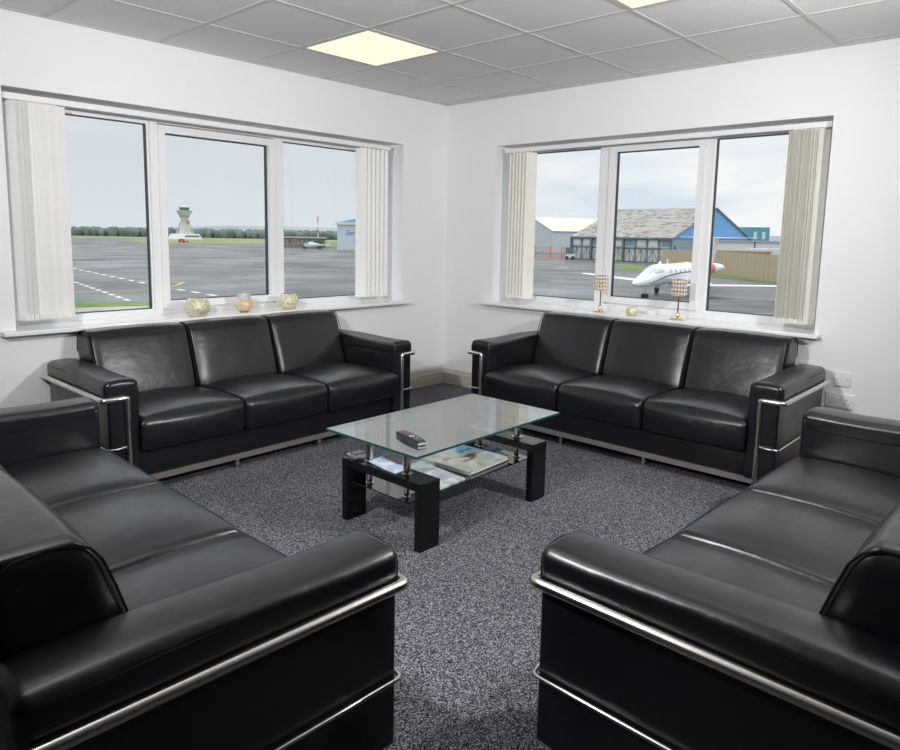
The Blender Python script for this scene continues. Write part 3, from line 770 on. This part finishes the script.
# control tower
W['concrete'] = noisy('pale_concrete', [(.35, lin(196,192,182)), (.65, lin(214,211,203))], .3, .8)
W['bwhite'] = mat('white_cladding', lin(226,228,228), .6)
W['tint'] = mat('tinted_glass', lin(86,124,124), .15)
W['red'] = mat('red_paint', lin(214,92,84), .5)
tw = empty('control_tower', (160.4, 318.0, G), rad(20), 'waisted concrete control tower with green glass cab on the horizon', 'control tower')
mb = MB(); mb.lathe([(3.4, 2.6),(2.6, 4.6),(1.95, 7.0),(1.75, 9.4),(2.1, 10.6),(2.9, 11.8),(3.6, 13.2),(3.9, 13.8),(0, 13.8)], 12); mb.build('shaft', W['concrete'], tw, smooth=30)
mb = MB(); mb.lathe([(2.2, 13.8),(2.5, 15.2),(0, 15.2)], 12); mb.build('cab_glazing', W['tint'], tw)
mb = MB(); mb.lathe([(0, 15.2),(2.7, 15.2),(2.6, 15.6),(1.2, 16.0),(.1, 16.6),(0.05, 17.4)], 12); mb.build('cab_roof', W['concrete'], tw)
mb = MB(); mb.lathe([(2.35, 10.9),(2.55, 11.35),(0, 11.35)], 12); mb.build('window_band', W['tint'], tw)
mb = MB(); mb.box(-.6, .6, -2.5, -2.3, 7.6, 9.0); mb.build('red_emblem', W['red'], tw)
for k in range(4):
    a = PI/4 + k*PI/2; mb = MB(); mb.tube([(4.1*math.cos(a), 4.1*math.sin(a), 2.0), (1.95*math.cos(a), 1.95*math.sin(a), 8.4)], [.45,.3], 6); mb.build('flying_rib', W['concrete'], tw)
mb = MB(); mb.add([(-6.6,-5,0),(6.6,-5,0),(6.6,5,0),(-6.6,5,0),(-5.2,-4,2.7),(5.2,-4,2.7),(5.2,4,2.7),(-5.2,4,2.7)], [(3,2,1,0),(4,5,6,7),(0,1,5,4),(1,2,6,5),(2,3,7,6),(3,0,4,7)])
bb = mb.build('base_building', W['bwhite'], tw)
mb = MB()
for k in range(8): mb.box(-4.7+1.2*k, -3.8+1.2*k, -4.75, -4.3, 1.3, 1.9)
mb.build('window_strip', W['tint'], bb)

def vehicle(name, loc, rz, L_, w_, h_, body, label, cat):
    t = empty(name, loc, rz, label, cat)
    mb = MB(); mb.add([(-L_/2,-w_/2,.4),(L_/2,-w_/2,.4),(L_/2,w_/2,.4),(-L_/2,w_/2,.4),(-L_/2,-w_/2,h_*.6),(L_/2,-w_/2,h_*.5),(L_/2,w_/2,h_*.5),(-L_/2,w_/2,h_*.6),
                       (-L_/2+.1,-w_/2+.1,h_),(L_*.12,-w_/2+.1,h_),(L_*.12,w_/2-.1,h_),(-L_/2+.1,w_/2-.1,h_)],
                      [(3,2,1,0),(0,1,5,4),(1,2,6,5),(2,3,7,6),(3,0,4,7),(4,5,9,8),(5,6,10,9),(6,7,11,10),(7,4,8,11),(8,9,10,11)])
    mb.build('body', body, t)
    mb = MB(); mb.box(-L_*.2, L_*.1, -w_/2-.02, w_/2+.02, h_*.64, h_*.9); mb.build('side_window', W['gasket'], t)
    for sx_ in (-1, 1):
        for sy_ in (-1, 1):
            mb = MB(); mb.lathe([(0,-.12),(.36,-.12),(.36,.12),(0,.12)], 14, (sx_*L_*.32, sy_*w_/2, .36), axis='y'); mb.build('wheel', W['gasket'], t, smooth=40)
    return t
vehicle('fire_vehicle', (116.4, 233.2, G+.05), rad(-72), 3.4, 1.7, 1.3, W['red'], 'small red airport vehicle parked on the grass below the tower', 'vehicle')

# low brick building, container, mast, white helicopter, white hangar
W['brick'] = noisy('brown_brick', [(.35, lin(142,114,98)), (.65, lin(168,142,126))], .8, .9)
W['flatroof'] = mat('pale_flat_roof', lin(196,184,158), .8)
W['green'] = mat('dark_green_paint', lin(58,106,92), .6)
def frame2(p, q):
    p = Vector((*p, 0)); q = Vector((*q, 0)); d = q-p; return p, d.length, math.atan2(d.y, d.x)
p, Ln, az = frame2((113.6,169.6), (124.2,161.9))
br = empty('brick_building', (p.x, p.y, G), az, 'low brown brick building with white windows beyond the apron, left of the white hangar', 'building')
mb = MB(); mb.box(0, Ln, 0, 9, 0, 2.7); mb.build('wall', W['brick'], br)
mb = MB(); mb.box(-.4, Ln+.4, -.5, 9.4, 2.7, 3.05); mb.build('roof', W['flatroof'], br)
for k in range(4):
    x = .7+2.9*k
    mb = MB(); mb.box(x, x+1.5, -.06, 0, 1.0, 2.2); w_ = mb.build('window', W['bwhite'], br)
    mb = MB(); mb.box(x+.12, x+.7, -.09, -.06, 1.1, 2.1); mb.box(x+.8, x+1.38, -.09, -.06, 1.1, 2.1); mb.build('pane', W['tint'], w_)
p, Ln, az = frame2((110.2,153.7), (114.3,150.6))
ct = empty('shipping_container', (p.x, p.y, G), az, 'dark green container standing before the brick building', 'container')
mb = MB(); mb.box(0, 5.2, 0, 2.4, .1, 2.3); mb.build('body', W['green'], ct)
for k in range(2):
    mb = MB(); mb.box(.3+2.5*k, 2.4+2.5*k, -.05, 0, .25, 2.15); mb.build('door', W['green'], ct)
mb = MB()
for k in range(12): mb.box(.32*k, .32*k+.05, -.03, .03, 0, 1.9)
for z in (.3, 1.0, 1.8): mb.box(0, 3.7, -.02, .02, z, z+.06)
fo = mb.build('green_fence', mat('pale_green_fence', lin(112,152,142), .6)); fo.location = (114.9, 150.2, G); fo.rotation_euler = (0, 0, az)
tag(fo, 'green railing fence between the dark container and the white hangar', 'fence')
ms_ = empty('antenna_mast', (134.6, 179.1, G), 0, 'thin red and white lattice mast above the brick building', 'mast')
for k in range(6):
    mb = MB(); mb.tube([(0,0,1.5*k), (0,0,1.5*k+1.5)], .16, 6); mb.build('mast_section', W['red'] if k % 2 else W['bwhite'], ms_)
mb = MB(); mb.lathe([(0,9),(.45,9),(.45,9.7),(0,9.7)], 8); mb.build('mast_head', W['bwhite'], ms_)
# helicopter-like white aircraft
he = empty('white_helicopter', (108.8, 147.6, G), rad(-35), 'small white helicopter parked in front of the green fence', 'helicopter')
mb = MB(); mb.lathe([(.05,-2.3),(.45,-2.1),(.75,-1.5),(.85,-.6),(.75,.4),(.4,1.4),(.18,2.4),(.12,4.4),(.05,4.5)], 14, (0,0,1.15), axis='x'); mb.build('body', W['bwhite'], he, smooth=60)
mb = MB(); mb.lathe([(.05,-2.2),(.40,-2.05),(.69,-1.55),(.80,-.95)], 14, (-.06,0,1.22), axis='x'); mb.build('canopy_glass', W['tint'], he, smooth=60)
mb = MB(); mb.tube([(0,0,1.9),(0,0,2.5)], .09, 8); mb.build('rotor_mast', W['bwhite'], he)
for k in range(2):
    mb = MB(); a = k*PI; mb.box(0, 4.2, -.1, .1, 2.46, 2.5, M=Matrix.Rotation(a+.4, 4, 'Z')); mb.build('rotor_blade', W['gasket'], he)
mb = MB(); mb.add([(4.0,-.04,1.1),(4.5,-.04,1.1),(4.8,-.04,2.2),(4.4,-.04,2.2),(4.0,.04,1.1),(4.5,.04,1.1),(4.8,.04,2.2),(4.4,.04,2.2)], [(0,1,2,3),(7,6,5,4),(0,4,5,1),(1,5,6,2),(2,6,7,3),(3,7,4,0)]); mb.build('tail_fin', W['bwhite'], he)
for s in (-1, 1):
    mb = MB(); mb.tube([(-1.5,s*.8,.15),(-1.2,s*.8,.06),(1.3,s*.8,.06)], .05, 6); mb.tube([(-.6,s*.8,.06),(-.6,s*.35,.6)], .04, 6); mb.tube([(.7,s*.8,.06),(.7,s*.35,.6)], .04, 6); mb.build('skid', W['bwhite'], he)

W['hangarwhite'] = noisy('pale_blue_grey_cladding', [(.35, lin(202,214,218)), (.65, lin(212,222,226))], .3, .6)
W['teal'] = mat('teal_roof_cladding', lin(130,190,196), .5)
W['bluepaint'] = mat('blue_sign_paint', lin(104,156,214), .6)
p, Ln, az = frame2((111.3,140.2), (127,126.5))
hg = empty('white_hangar', (p.x, p.y, G), az, 'pale hangar with a teal roof and blue lettering, partly behind the white blind', 'hangar')
mb = MB(); mb.box(0, 24, 0, 24, 0, 6.6); mb.build('wall', W['hangarwhite'], hg)
mb = MB(); mb.box(-.4, 24.4, -.5, 24, 6.6, 7.2); mb.build('fascia', W['bwhite'], hg)
mb = MB(); mb.add([(.3,-.3,7.2),(23.7,-.3,7.2),(23.7,24,7.2),(.3,24,7.2),(12,-.3,9.8),(12,24,9.8)], [(0,1,4),(2,3,5),(1,2,5,4),(3,0,4,5),(0,3,2,1)]); mb.build('roof', W['teal'], hg)
def text(body, size, loc, rot, parent, m, name='lettering'):
    cu = bpy.data.curves.new(name, 'FONT'); cu.body = body; cu.size = size; cu.extrude = .03; cu.shear = .3
    cu.materials.append(m); o = bpy.data.objects.new(name, cu); COL.objects.link(o); o.parent = parent
    me = bpy.data.meshes.new_from_object(o.evaluated_get(bpy.context.evaluated_depsgraph_get()))
    bpy.data.objects.remove(o); o = bpy.data.objects.new(name, me); COL.objects.link(o); o.parent = parent
    if not me.materials: me.materials.append(m)
    o.location = loc; o.rotation_euler = rot; return o
text('Samson', 1.75, (2.0, -.06, 4.0), (PI/2, 0, 0), hg, W['bluepaint'])
text('Aviation', 1.75, (4.3, -.06, 2.3), (PI/2, 0, 0), hg, W['bluepaint'])

# cream hangar (right window, left pane) ------------------------------------
def rib_mat(name, c1, c2, scale, rough=.6, axis=0):
    m = mat(name, c1, rough); t, N, L, b = nodes(m)
    c = N.new('ShaderNodeTexCoord'); w = N.new('ShaderNodeTexWave'); w.inputs['Scale'].default_value = scale; w.inputs['Distortion'].default_value = 0
    w.bands_direction = 'XYZ'[axis]; L.new(c.outputs['Object'], w.inputs['Vector'])
    r = ramp(m, w.outputs[0], [(.2, c1), (.8, c2)]); L.new(r.outputs[0], b.inputs['Base Color']); return m
W['greycl'] = rib_mat('grey_ribbed_cladding', lin(196,204,204), lin(214,220,218), .8)
W['creamroof'] = rib_mat('cream_roof_sheeting', lin(214,213,192), lin(224,223,205), .35, axis=1)
ua = rad(-26.2)
ch = empty('cream_hangar', (153.5, 101.7, G), ua, 'grey hangar with a cream ribbed roof behind the orange barrier', 'hangar')
S = 22.0; hw = 11.5; E0 = 5.9; Rz = 9.7
def P(x, k, z): return (x, k, z)
mb = MB(); mb.add([P(0,0,0), P(0,2*hw,0), P(0,2*hw,E0), P(0,hw,Rz), P(0,0,E0), P(S,0,0), P(S,2*hw,0), P(S,2*hw,E0), P(S,hw,Rz), P(S,0,E0)],
              [(0,1,2,3,4), (9,8,7,6,5), (0,4,9,5), (1,6,7,2), (0,5,6,1)]); mb.build('wall', W['greycl'], ch)
mb = MB(); mb.slab(P(-.3,-.3,E0-.05), P(S+.3,-.3,E0-.05), P(S+.3,hw,Rz+.05), P(-.3,hw,Rz+.05), .12); mb.slab(P(-.3,hw,Rz+.05), P(S+.3,hw,Rz+.05), P(S+.3,2*hw+.3,E0-.05), P(-.3,2*hw+.3,E0-.05), .12)
mb.build('roof', W['creamroof'], ch)
mb = MB()
for k in range(4): mb.slab(P(2+5*k,2.5,E0+.98), P(3.2+5*k,2.5,E0+.98), P(3.2+5*k,9,E0+3.13), P(2+5*k,9,E0+3.13), .03)
mb.build('roof_lights', mat('roof_light_sheet', lin(224,226,204), .4), ch)

# old hangar -----------------------------------------------------------------
E1 = Vector((117.37,51.74,0)); uu = Vector((.15331,.98818,0)); vv = Vector((.98818,-.15331,0))
oh = empty('old_hangar', (E1.x, E1.y, G), math.atan2(uu.y, uu.x), 'old hangar with a weathered grey roof, blue gable and braced sliding doors', 'hangar')
# local: x along the door side (to the left as seen), y = -vv
LH = 23.6; DH = 27.5; EV = 4.65; RV = 10.6
W['oldroof'] = noisy('weathered_corrugated_roof', [(.36, lin(128,120,112)), (.46, lin(162,156,148)), (.6, lin(180,176,170))], 1.3, .9, 8, stretch=(.5,1,1))
W['gable'] = rib_mat('blue_gable_cladding', lin(112,168,222), lin(138,188,236), 1.2, axis=1)
W['gablelow'] = rib_mat('grey_green_cladding', lin(144,160,168), lin(164,178,182), 1.0, axis=1)
W['steel'] = mat('dark_steelwork', lin(104,120,124), .6)
W['door'] = noisy('weathered_door_sheeting', [(.35, lin(188,190,184)), (.65, lin(214,216,210))], 1.2, .8)
mb = MB(); mb.box(.1, LH, -DH, -.4, 0, EV); mb.build('wall', W['gablelow'], oh)
mb = MB(); mb.slab((-.4,.5,EV-.1), (LH,.5,EV-.1), (LH,-DH/2,RV), (-.4,-DH/2,RV), .18); mb.slab((-.4,-DH/2,RV), (LH,-DH/2,RV), (LH,-DH-.5,EV-.1), (-.4,-DH-.5,EV-.1), .18)
mb.build('roof', W['oldroof'], oh)
for x in (-.05, LH-.5):
    mb = MB(); mb.add([(x,0,EV-.1),(x,-DH,EV-.1),(x,-DH/2,RV-.1),(x+.3,0,EV-.1),(x+.3,-DH,EV-.1),(x+.3,-DH/2,RV-.1)], [(0,1,2),(5,4,3),(0,3,4,1),(1,4,5,2),(2,5,3,0)]); mb.build('gable_panel', W['gable'], oh)
mb = MB(); mb.box(-.4, LH+.2, .02, .5, EV-.35, EV-.05); mb.box(-.3, LH, .1, .2, 2.55, 2.7); mb.build('lintel_beam', W['steel'], oh)
nd = 9; dw = LH/nd
for k in range(nd):
    mb = MB(); mb.box(k*dw+.08, (k+1)*dw-.08, -.30, -.05, .1, EV-.4); d_ = mb.build('door_panel', W['door'], oh)
    mb = MB(); x0_, x1_ = k*dw+.15, (k+1)*dw-.15; xm = (x0_+x1_)/2
    mb.box(x0_, x0_+.07, -.05, .0, .1, EV-.4); mb.box(x1_-.07, x1_, -.05, .0, .1, EV-.4); mb.box(x0_, x1_, -.05, 0, 2.40, 2.5)
    mb.tube([(x0_,-.02,.2),(xm,-.02,2.3)], .045, 4); mb.tube([(x1_,-.02,.2),(xm,-.02,2.3)], .045, 4); mb.box(xm-.05, xm+.05, -.05, 0, .1, 2.4)
    mb.build('bracing', W['steel'], d_)
    mb = MB(); c_ = W['bwhite'] if k % 3 else mat('blue_upper_panel', lin(134,160,184), .6)
    mb.box(x0_+.3, x1_-.3, -.05, .0, 3.0, EV-.5); mb.build('upper_panel', c_, d_)
for k in (0, 4, 7, 9):
    mb = MB(); mb.box(k*dw-.18 if k else -.1, k*dw+.18, .0, .42, 0, EV-.1); mb.build('column', W['steel'], oh)
mb = MB(); mb.box(-.35, -.12, -2.2, -1.0, 0, 3.2); mb.build('blue_door', W['gable'], oh)
mb = MB(); mb.box(-3.4, -.3, -22.5, -10.5, 0, 4.3); an = mb.build('lean_to', W['gablelow'], oh)
mb = MB(); mb.tube([(-3.45,-11,4.2),(-3.45,-22,1.6)], .15, 4); mb.tube([(-3.45,-22.3,.3),(-3.45,-22.3,4.2)], .15, 4); mb.build('bracing', W['steel'], an)

# barrier and truck
W['orange'] = mat('orange_red_barrier', lin(232,128,116), .6)
p, Ln, az = frame2((115.2,83.4), (119.9,76.2))
ba = empty('orange_barrier', (p.x, p.y, G), az, 'orange-red mesh barrier in front of the grey and cream hangar', 'barrier')
mb = MB()
for z in (.25, 1.2, 2.1): mb.box(0, Ln, -.02, .02, z, z+.07)
for k in range(26): mb.box(Ln*k/26, Ln*k/26+.03, -.02, .02, .2, 2.1)
mb.build('mesh_panel', W['orange'], ba)
for x in (2.6, 5.7, Ln-.6, Ln-.1):
    mb = MB(); mb.box(x, x+.16, -.12, .08, 0, 2.5); mb.build('barrier_post', W['orange'], ba)
tk = empty('service_truck', (115.0, 72.6, G), rad(-60), 'small dark-cabbed service truck by the left end of the old hangar', 'truck')
mb = MB(); mb.box(0, 1.7, 0, 1.6, .35, 1.1); mb.build('body', W['bwhite'], tk)
mb = MB(); mb.box(-.1, 1.5, .05, 1.55, 1.1, 2.4); mb.build('cab', W['steel'], tk)
for s in (.2, 1.4):
    mb = MB(); mb.lathe([(0,-.1),(.35,-.1),(.35,1.7),(0,1.7)], 12, (s,0,.35), axis='y'); mb.build('wheel', W['gasket'], tk)

# wooden fence
m = rib_mat('weathered_fence_boards', lin(172,154,130), lin(214,196,170), 2.1, axis=0)
n = noise(m, .5, 4); 
W['boards'] = m
def board_fence(a, b_, h, label):
    p, Ln, az = frame2(a, b_); t = empty('board_fence', (p.x, p.y, G), az, label, 'fence', 'weathered board fence along the apron')
    mb = MB(); rnd = random.Random(4); k = 0; x = 0
    while x < Ln:
        w_ = .26; mb.box(x, x+w_-.02, -.02+.03*(k % 2), .01+.03*(k % 2), .05, h+rnd.uniform(-.05, .05)); x += w_; k += 1
    mb.build('boards', W['boards'], t)
    mb = MB(); mb.box(0, Ln, .05, .12, .5, .62); mb.box(0, Ln, .05, .12, h-.6, h-.48); mb.build('fence_rail', W['boards'], t)
board_fence((100.5,45.5), (90.4,35.0), 2.85, 'weathered board fence, far length ending behind the jet')
board_fence((90.2,34.8), (76.6,21.1), 2.95, 'weathered board fence, middle length behind the jet tail and wing')
board_fence((76.4,20.9), (62,4.5), 3.0, 'weathered board fence, near length behind the backlit cream blind slats')

# buildings beyond the fence
W['tealwall'] = mat('teal_cladding', lin(92,170,178), .6); W['redbrick'] = mat('orange_brick', lin(214,130,104), .8)
p, Ln, az = frame2((152,62), (157.4,47.8))
tl = empty('teal_building', (p.x, p.y, G), az, 'dark teal clad building over orange brick, right of the blue gable', 'building')
mb = MB(); mb.box(0, Ln, 0, 10, 4.3, 7.3); mb.build('upper_wall', W['tealwall'], tl)
mb = MB(); mb.box(0, Ln, .1, 10, 0, 4.3); mb.build('brick_wall', W['redbrick'], tl)
for x in (Ln-3.2, Ln-1.5):
    mb = MB(); mb.box(x, x+.7, -.06, 0, 4.7, 6.3); mb.build('window', W['bwhite'], tl)
mb = MB(); mb.tube([(2,5,7.3),(2,5,11.5)], .06, 5); mb.build('aerial', W['steel'], tl)
p, Ln, az = frame2((106.6,41.0), (110.6,30.5))
wb_ = empty('white_building', (p.x, p.y, G), az, 'long low white building beyond the board fence', 'building')
mb = MB(); mb.box(0, Ln, 0, 7, 0, 4.15); mb.build('wall', mat('off_white_render', lin(226,228,228), .8), wb_)
mb = MB(); mb.box(-.2, Ln+.2, -.25, 7.2, 4.15, 4.4); mb.build('roof', mat('grey_roof', lin(176,178,178), .8), wb_)
mb = MB(); mb.box(Ln*.62, Ln*.64, -.06, 0, 2.2, 4.1); mb.build('downpipe', W['steel'], wb_)
p, Ln, az = frame2((97.0,31.6), (97.9,25.0))
ga = empty('white_garage', (p.x, p.y, G), az, 'small white garage with dark windows behind the right part of the fence', 'building')
mb = MB(); mb.box(0, Ln, 0, 4, 0, 3.3); mb.build('wall', W['bwhite'], ga)
for x in (1.4, 2.5, 4.6):
    mb = MB(); mb.box(x, x+.8, -.05, 0, 1.9, 2.9); mb.build('window', W['steel'], ga)
p, Ln, az = frame2((92.2,34.6), (91.9,27.6))
sh_ = empty('brown_shed', (p.x, p.y, G), az, 'long low shed with an orange-brown roof edge just behind the fence', 'shed')
mb = MB(); mb.box(0, Ln, 0, 3, 0, 2.75); mb.build('wall', mat('khaki_shed_wall', lin(150,146,120), .8), sh_)
mb = MB(); mb.box(-.15, Ln+.15, -.15, 3.1, 2.75, 3.0); mb.build('roof_edge', mat('orange_brown_roof', lin(176,140,92), .8), sh_)
p, Ln, az = frame2((118,31.0), (124,14))
gb = empty('grey_building', (p.x, p.y, G), az, 'distant grey flat-roofed building to the right of the teal one', 'building')
mb = MB(); mb.box(0, Ln, 0, 10, 0, 4.3); mb.build('wall', mat('grey_wall', lin(176,176,172), .8), gb)
mb = MB(); mb.box(-.3, Ln+.3, -.3, 10, 4.3, 4.9); mb.build('roof', mat('slate_roof', lin(148,146,140), .8), gb)
for k in range(5):
    mb = MB(); mb.box(2+3*k, 3.6+3*k, -.05, 0, 1.6, 3.2); mb.build('window', W['steel'], gb)

# business jet ---------------------------------------------------------------
W['jet'] = mat('white_aircraft_paint', (.93,.94,.95), .22, coat=.5)
W['jetglass'] = mat('cockpit_glass', lin(196,206,216), .10, coat=.5)
W['jetblue'] = mat('dark_blue_stripe', lin(64,78,104), .35)
W['cover'] = mat('red_engine_cover', lin(222,128,118), .6)
W['tyre'] = mat('black_tyre', (.02,.02,.02), .7)
jt = empty('business_jet', (41.5, 19.7, G), rad(-.7), 'white twin-engine business jet with red engine covers parked on the apron', 'aeroplane')
ST = [(0,1.22,.03,.03),(.12,1.22,.14,.13),(.4,1.25,.28,.25),(.9,1.32,.43,.38),(1.6,1.43,.58,.50),(2.2,1.56,.68,.62),(2.7,1.68,.74,.73),(3.3,1.76,.78,.79),(4.2,1.78,.79,.80),(9.3,1.78,.79,.80),(10.6,1.86,.70,.70),(12.0,2.0,.50,.50),(13.3,2.14,.28,.30),(14.4,2.24,.10,.12),(14.6,2.26,.02,.02)]
def fus(x, th, off=0):
    for i in range(len(ST)-1):
        if ST[i][0] <= x <= ST[i+1][0]:
            f = (x-ST[i][0])/(ST[i+1][0]-ST[i][0]); a = ST[i]; b_ = ST[i+1]
            f2 = f
            zc, ry, rz_ = [a[k]+(b_[k]-a[k])*f2 for k in (1,2,3)]
            return (x, (ry+off)*math.sin(th), zc+(rz_+off)*math.cos(th))
mb = MB(); xs_ = sorted(set([s[0] for s in ST] + [.25,.65,1.25,1.9,2.45,3.0,3.7,10,11.3,12.7])); n_ = 32; vs = []; fs = []
for x in xs_:
    for k in range(n_): vs.append(fus(x, 2*PI*k/n_))
for i in range(len(xs_)-1):
    for k in range(n_): fs.append((i*n_+k, i*n_+(k+1) % n_, (i+1)*n_+(k+1) % n_, (i+1)*n_+k))
mb.add(vs, fs); mb.build('fuselage', W['jet'], jt, smooth=80)
def patch(x0_, x1_, t0, t1, off=.012, n=5, skew=0):
    mb = MB(); vs = []; fs = []
    for i in range(n+1):
        for j in range(n+1):
            f, g_ = i/n, j/n; th = t0+(t1-t0)*g_
            vs.append(fus(x0_+(x1_-x0_)*f+skew*g_, th, off))
    for i in range(n):
        for j in range(n): fs.append((i*(n+1)+j, i*(n+1)+j+1, (i+1)*(n+1)+j+1, (i+1)*(n+1)+j))
    return mb.add(vs, fs)
for s in (-1, 1):
    for (a, b_, t0, t1, sk) in ((1.75, 2.5, .10, .62, .25), (2.15, 2.75, .70, 1.15, .35), (2.85, 3.25, .78, 1.20, .10)):
        o = patch(a, b_, s*t0, s*t1, .012, 5, sk).build('cockpit_window', W['jetglass'], jt, smooth=True)
        sm = o.modifiers.new('thick', 'SOLIDIFY'); sm.thickness = .01
    for k in range(6):
        o = patch(4.3+.78*k, 4.62+.78*k, s*1.02, s*1.36, .010, 3).build('cabin_window', W['jetglass'], jt, smooth=True)
        sm = o.modifiers.new('thick', 'SOLIDIFY'); sm.thickness = .01
    mb = MB(); vs = []; fs = []; n_s = 40
    for i in range(n_s+1):
        x = 1.6+9.5*i/n_s; thc = 2.0-.62*math.sin(min(1, i/n_s*1.6)*PI/2)+.5*max(0, i/n_s-.62); wd = .05
        for q in (-wd, wd): vs.append(fus(x, s*(thc+q), .012))
        for q in (-wd, wd): vs.append(fus(x, s*(thc+q), .002))
    for i in range(n_s): fs += [(4*i, 4*i+1, 4*i+5, 4*i+4), (4*i+2, 4*i+6, 4*i+7, 4*i+3), (4*i, 4*i+4, 4*i+6, 4*i+2), (4*i+1, 4*i+3, 4*i+7, 4*i+5)]
    mb.add(vs, fs); mb.build('blue_stripe', W['jetblue'], jt, smooth=True)
def wing(mb, root, tip, thick, vertical=False):
    """root/tip = (x0, x1, span, z)"""
    n = 10; vs = []; fs = []
    for (x0_, x1_, y, z, tk_) in ((*root, thick), (*tip, thick*.45)):
        c = x1_-x0_
        up = [(x0_+c*(i/n), tk_*2.2*math.sqrt(i/n)*(1-i/n)+.005) for i in range(n+1)]
        lo = [(x, -t_*.5) for x, t_ in reversed(up[:-1])][:-1]
        for x, t_ in up+lo: vs.append((x, y, z+t_) if not vertical else (x, y+t_, z))
    m_ = len(vs)//2
    for i in range(m_): fs.append((i, (i+1) % m_, m_+(i+1) % m_, m_+i))
    fs += [tuple(range(m_)), tuple(range(2*m_-1, m_-1, -1))]
    mb.add(vs, fs)
for s in (-1, 1):
    mb = MB(); wing(mb, (6.3, 9.0, s*.4, .86), (8.0, 9.1, s*9.3, 1.27), .13); mb.build('wing', W['jet'], jt, smooth=40)
    mb = MB(); wing(mb, (13.6, 15.0, 0, 4.62), (14.3, 15.0, s*3.3, 4.66), .05); mb.build('tailplane', W['jet'], jt, smooth=40)
    mb = MB(); mb.lathe([(.32,9.9),(.38,10.05),(.41,10.6),(.39,11.6),(.31,12.4),(.22,12.8),(.17,12.8),(.01,12.7)], 20, (0, s*1.22, 2.17), axis='x'); en = mb.build('engine', W['jet'], jt, smooth=50)
    mb = MB(); mb.lathe([(.01,9.82),(.29,9.84),(.39,9.96),(.425,10.3),(.422,10.5)], 20, (0, s*1.22, 2.17), axis='x'); mb.build('engine_cover', W['cover'], en, smooth=50)
    mb = MB(); mb.box(10.6, 12.0, min(s*.5, s*.9), max(s*.5, s*.9), 2.08, 2.24); mb.build('engine_pylon', W['jet'], jt)
mb = MB(); vs = []
for (x0_, x1_, z, tk_) in ((10.8,13.9,2.4,.10),(12.6,14.4,3.6,.07),(13.5,14.9,4.68,.05)):
    vs += [(x0_,0,z),(x0_+.5,tk_,z),(x1_,.01,z),(x1_,-.01,z),(x0_+.5,-tk_,z)]
fs = []
for i in range(2):
    for k in range(5): fs.append((5*i+k, 5*i+(k+1) % 5, 5*i+5+(k+1) % 5, 5*i+5+k))
fs += [(4,3,2,1,0),(10,11,12,13,14)]
mb.add(vs, fs); mb.build('tail_fin', W['jet'], jt)
def gear(x, y, top, r, tw, name):
    mb = MB(); mb.tube([(x, y, r), (x, y, top)], .055, 8); g_ = mb.build(name, W['post'], jt)
    for s in ((-1, 1) if tw else (0,)):
        yy = y+s*.13; mb = MB(); mb.lathe([(0,-.07),(r*.55,-.08),(r*.92,-.08),(r,-.04),(r,.04),(r*.92,.08),(r*.55,.08),(0,.07)], 18, (x, yy, r), axis='y'); mb.build('wheel', W['tyre'], g_, smooth=50)
    if not tw:
        mb = MB(); mb.box(x-.3, x+.3, y-.16, y-.12, r+.15, top); mb.build('gear_door', W['jet'], g_)
gear(1.9, 0, 1.1, .22, True, 'nose_gear')
for s in (-1, 1): gear(8.0, s*2.1, 1.15, .30, False, 'main_gear')
mb = MB(); mb.box(5.2, 5.35, -.012, .012, 2.55, 2.95); mb.lathe([(0,2.55),(.16,2.56),(.05,2.78),(0,2.8)], 10, (4.0,0,0)); mb.build('antenna', W['jet'], jt)
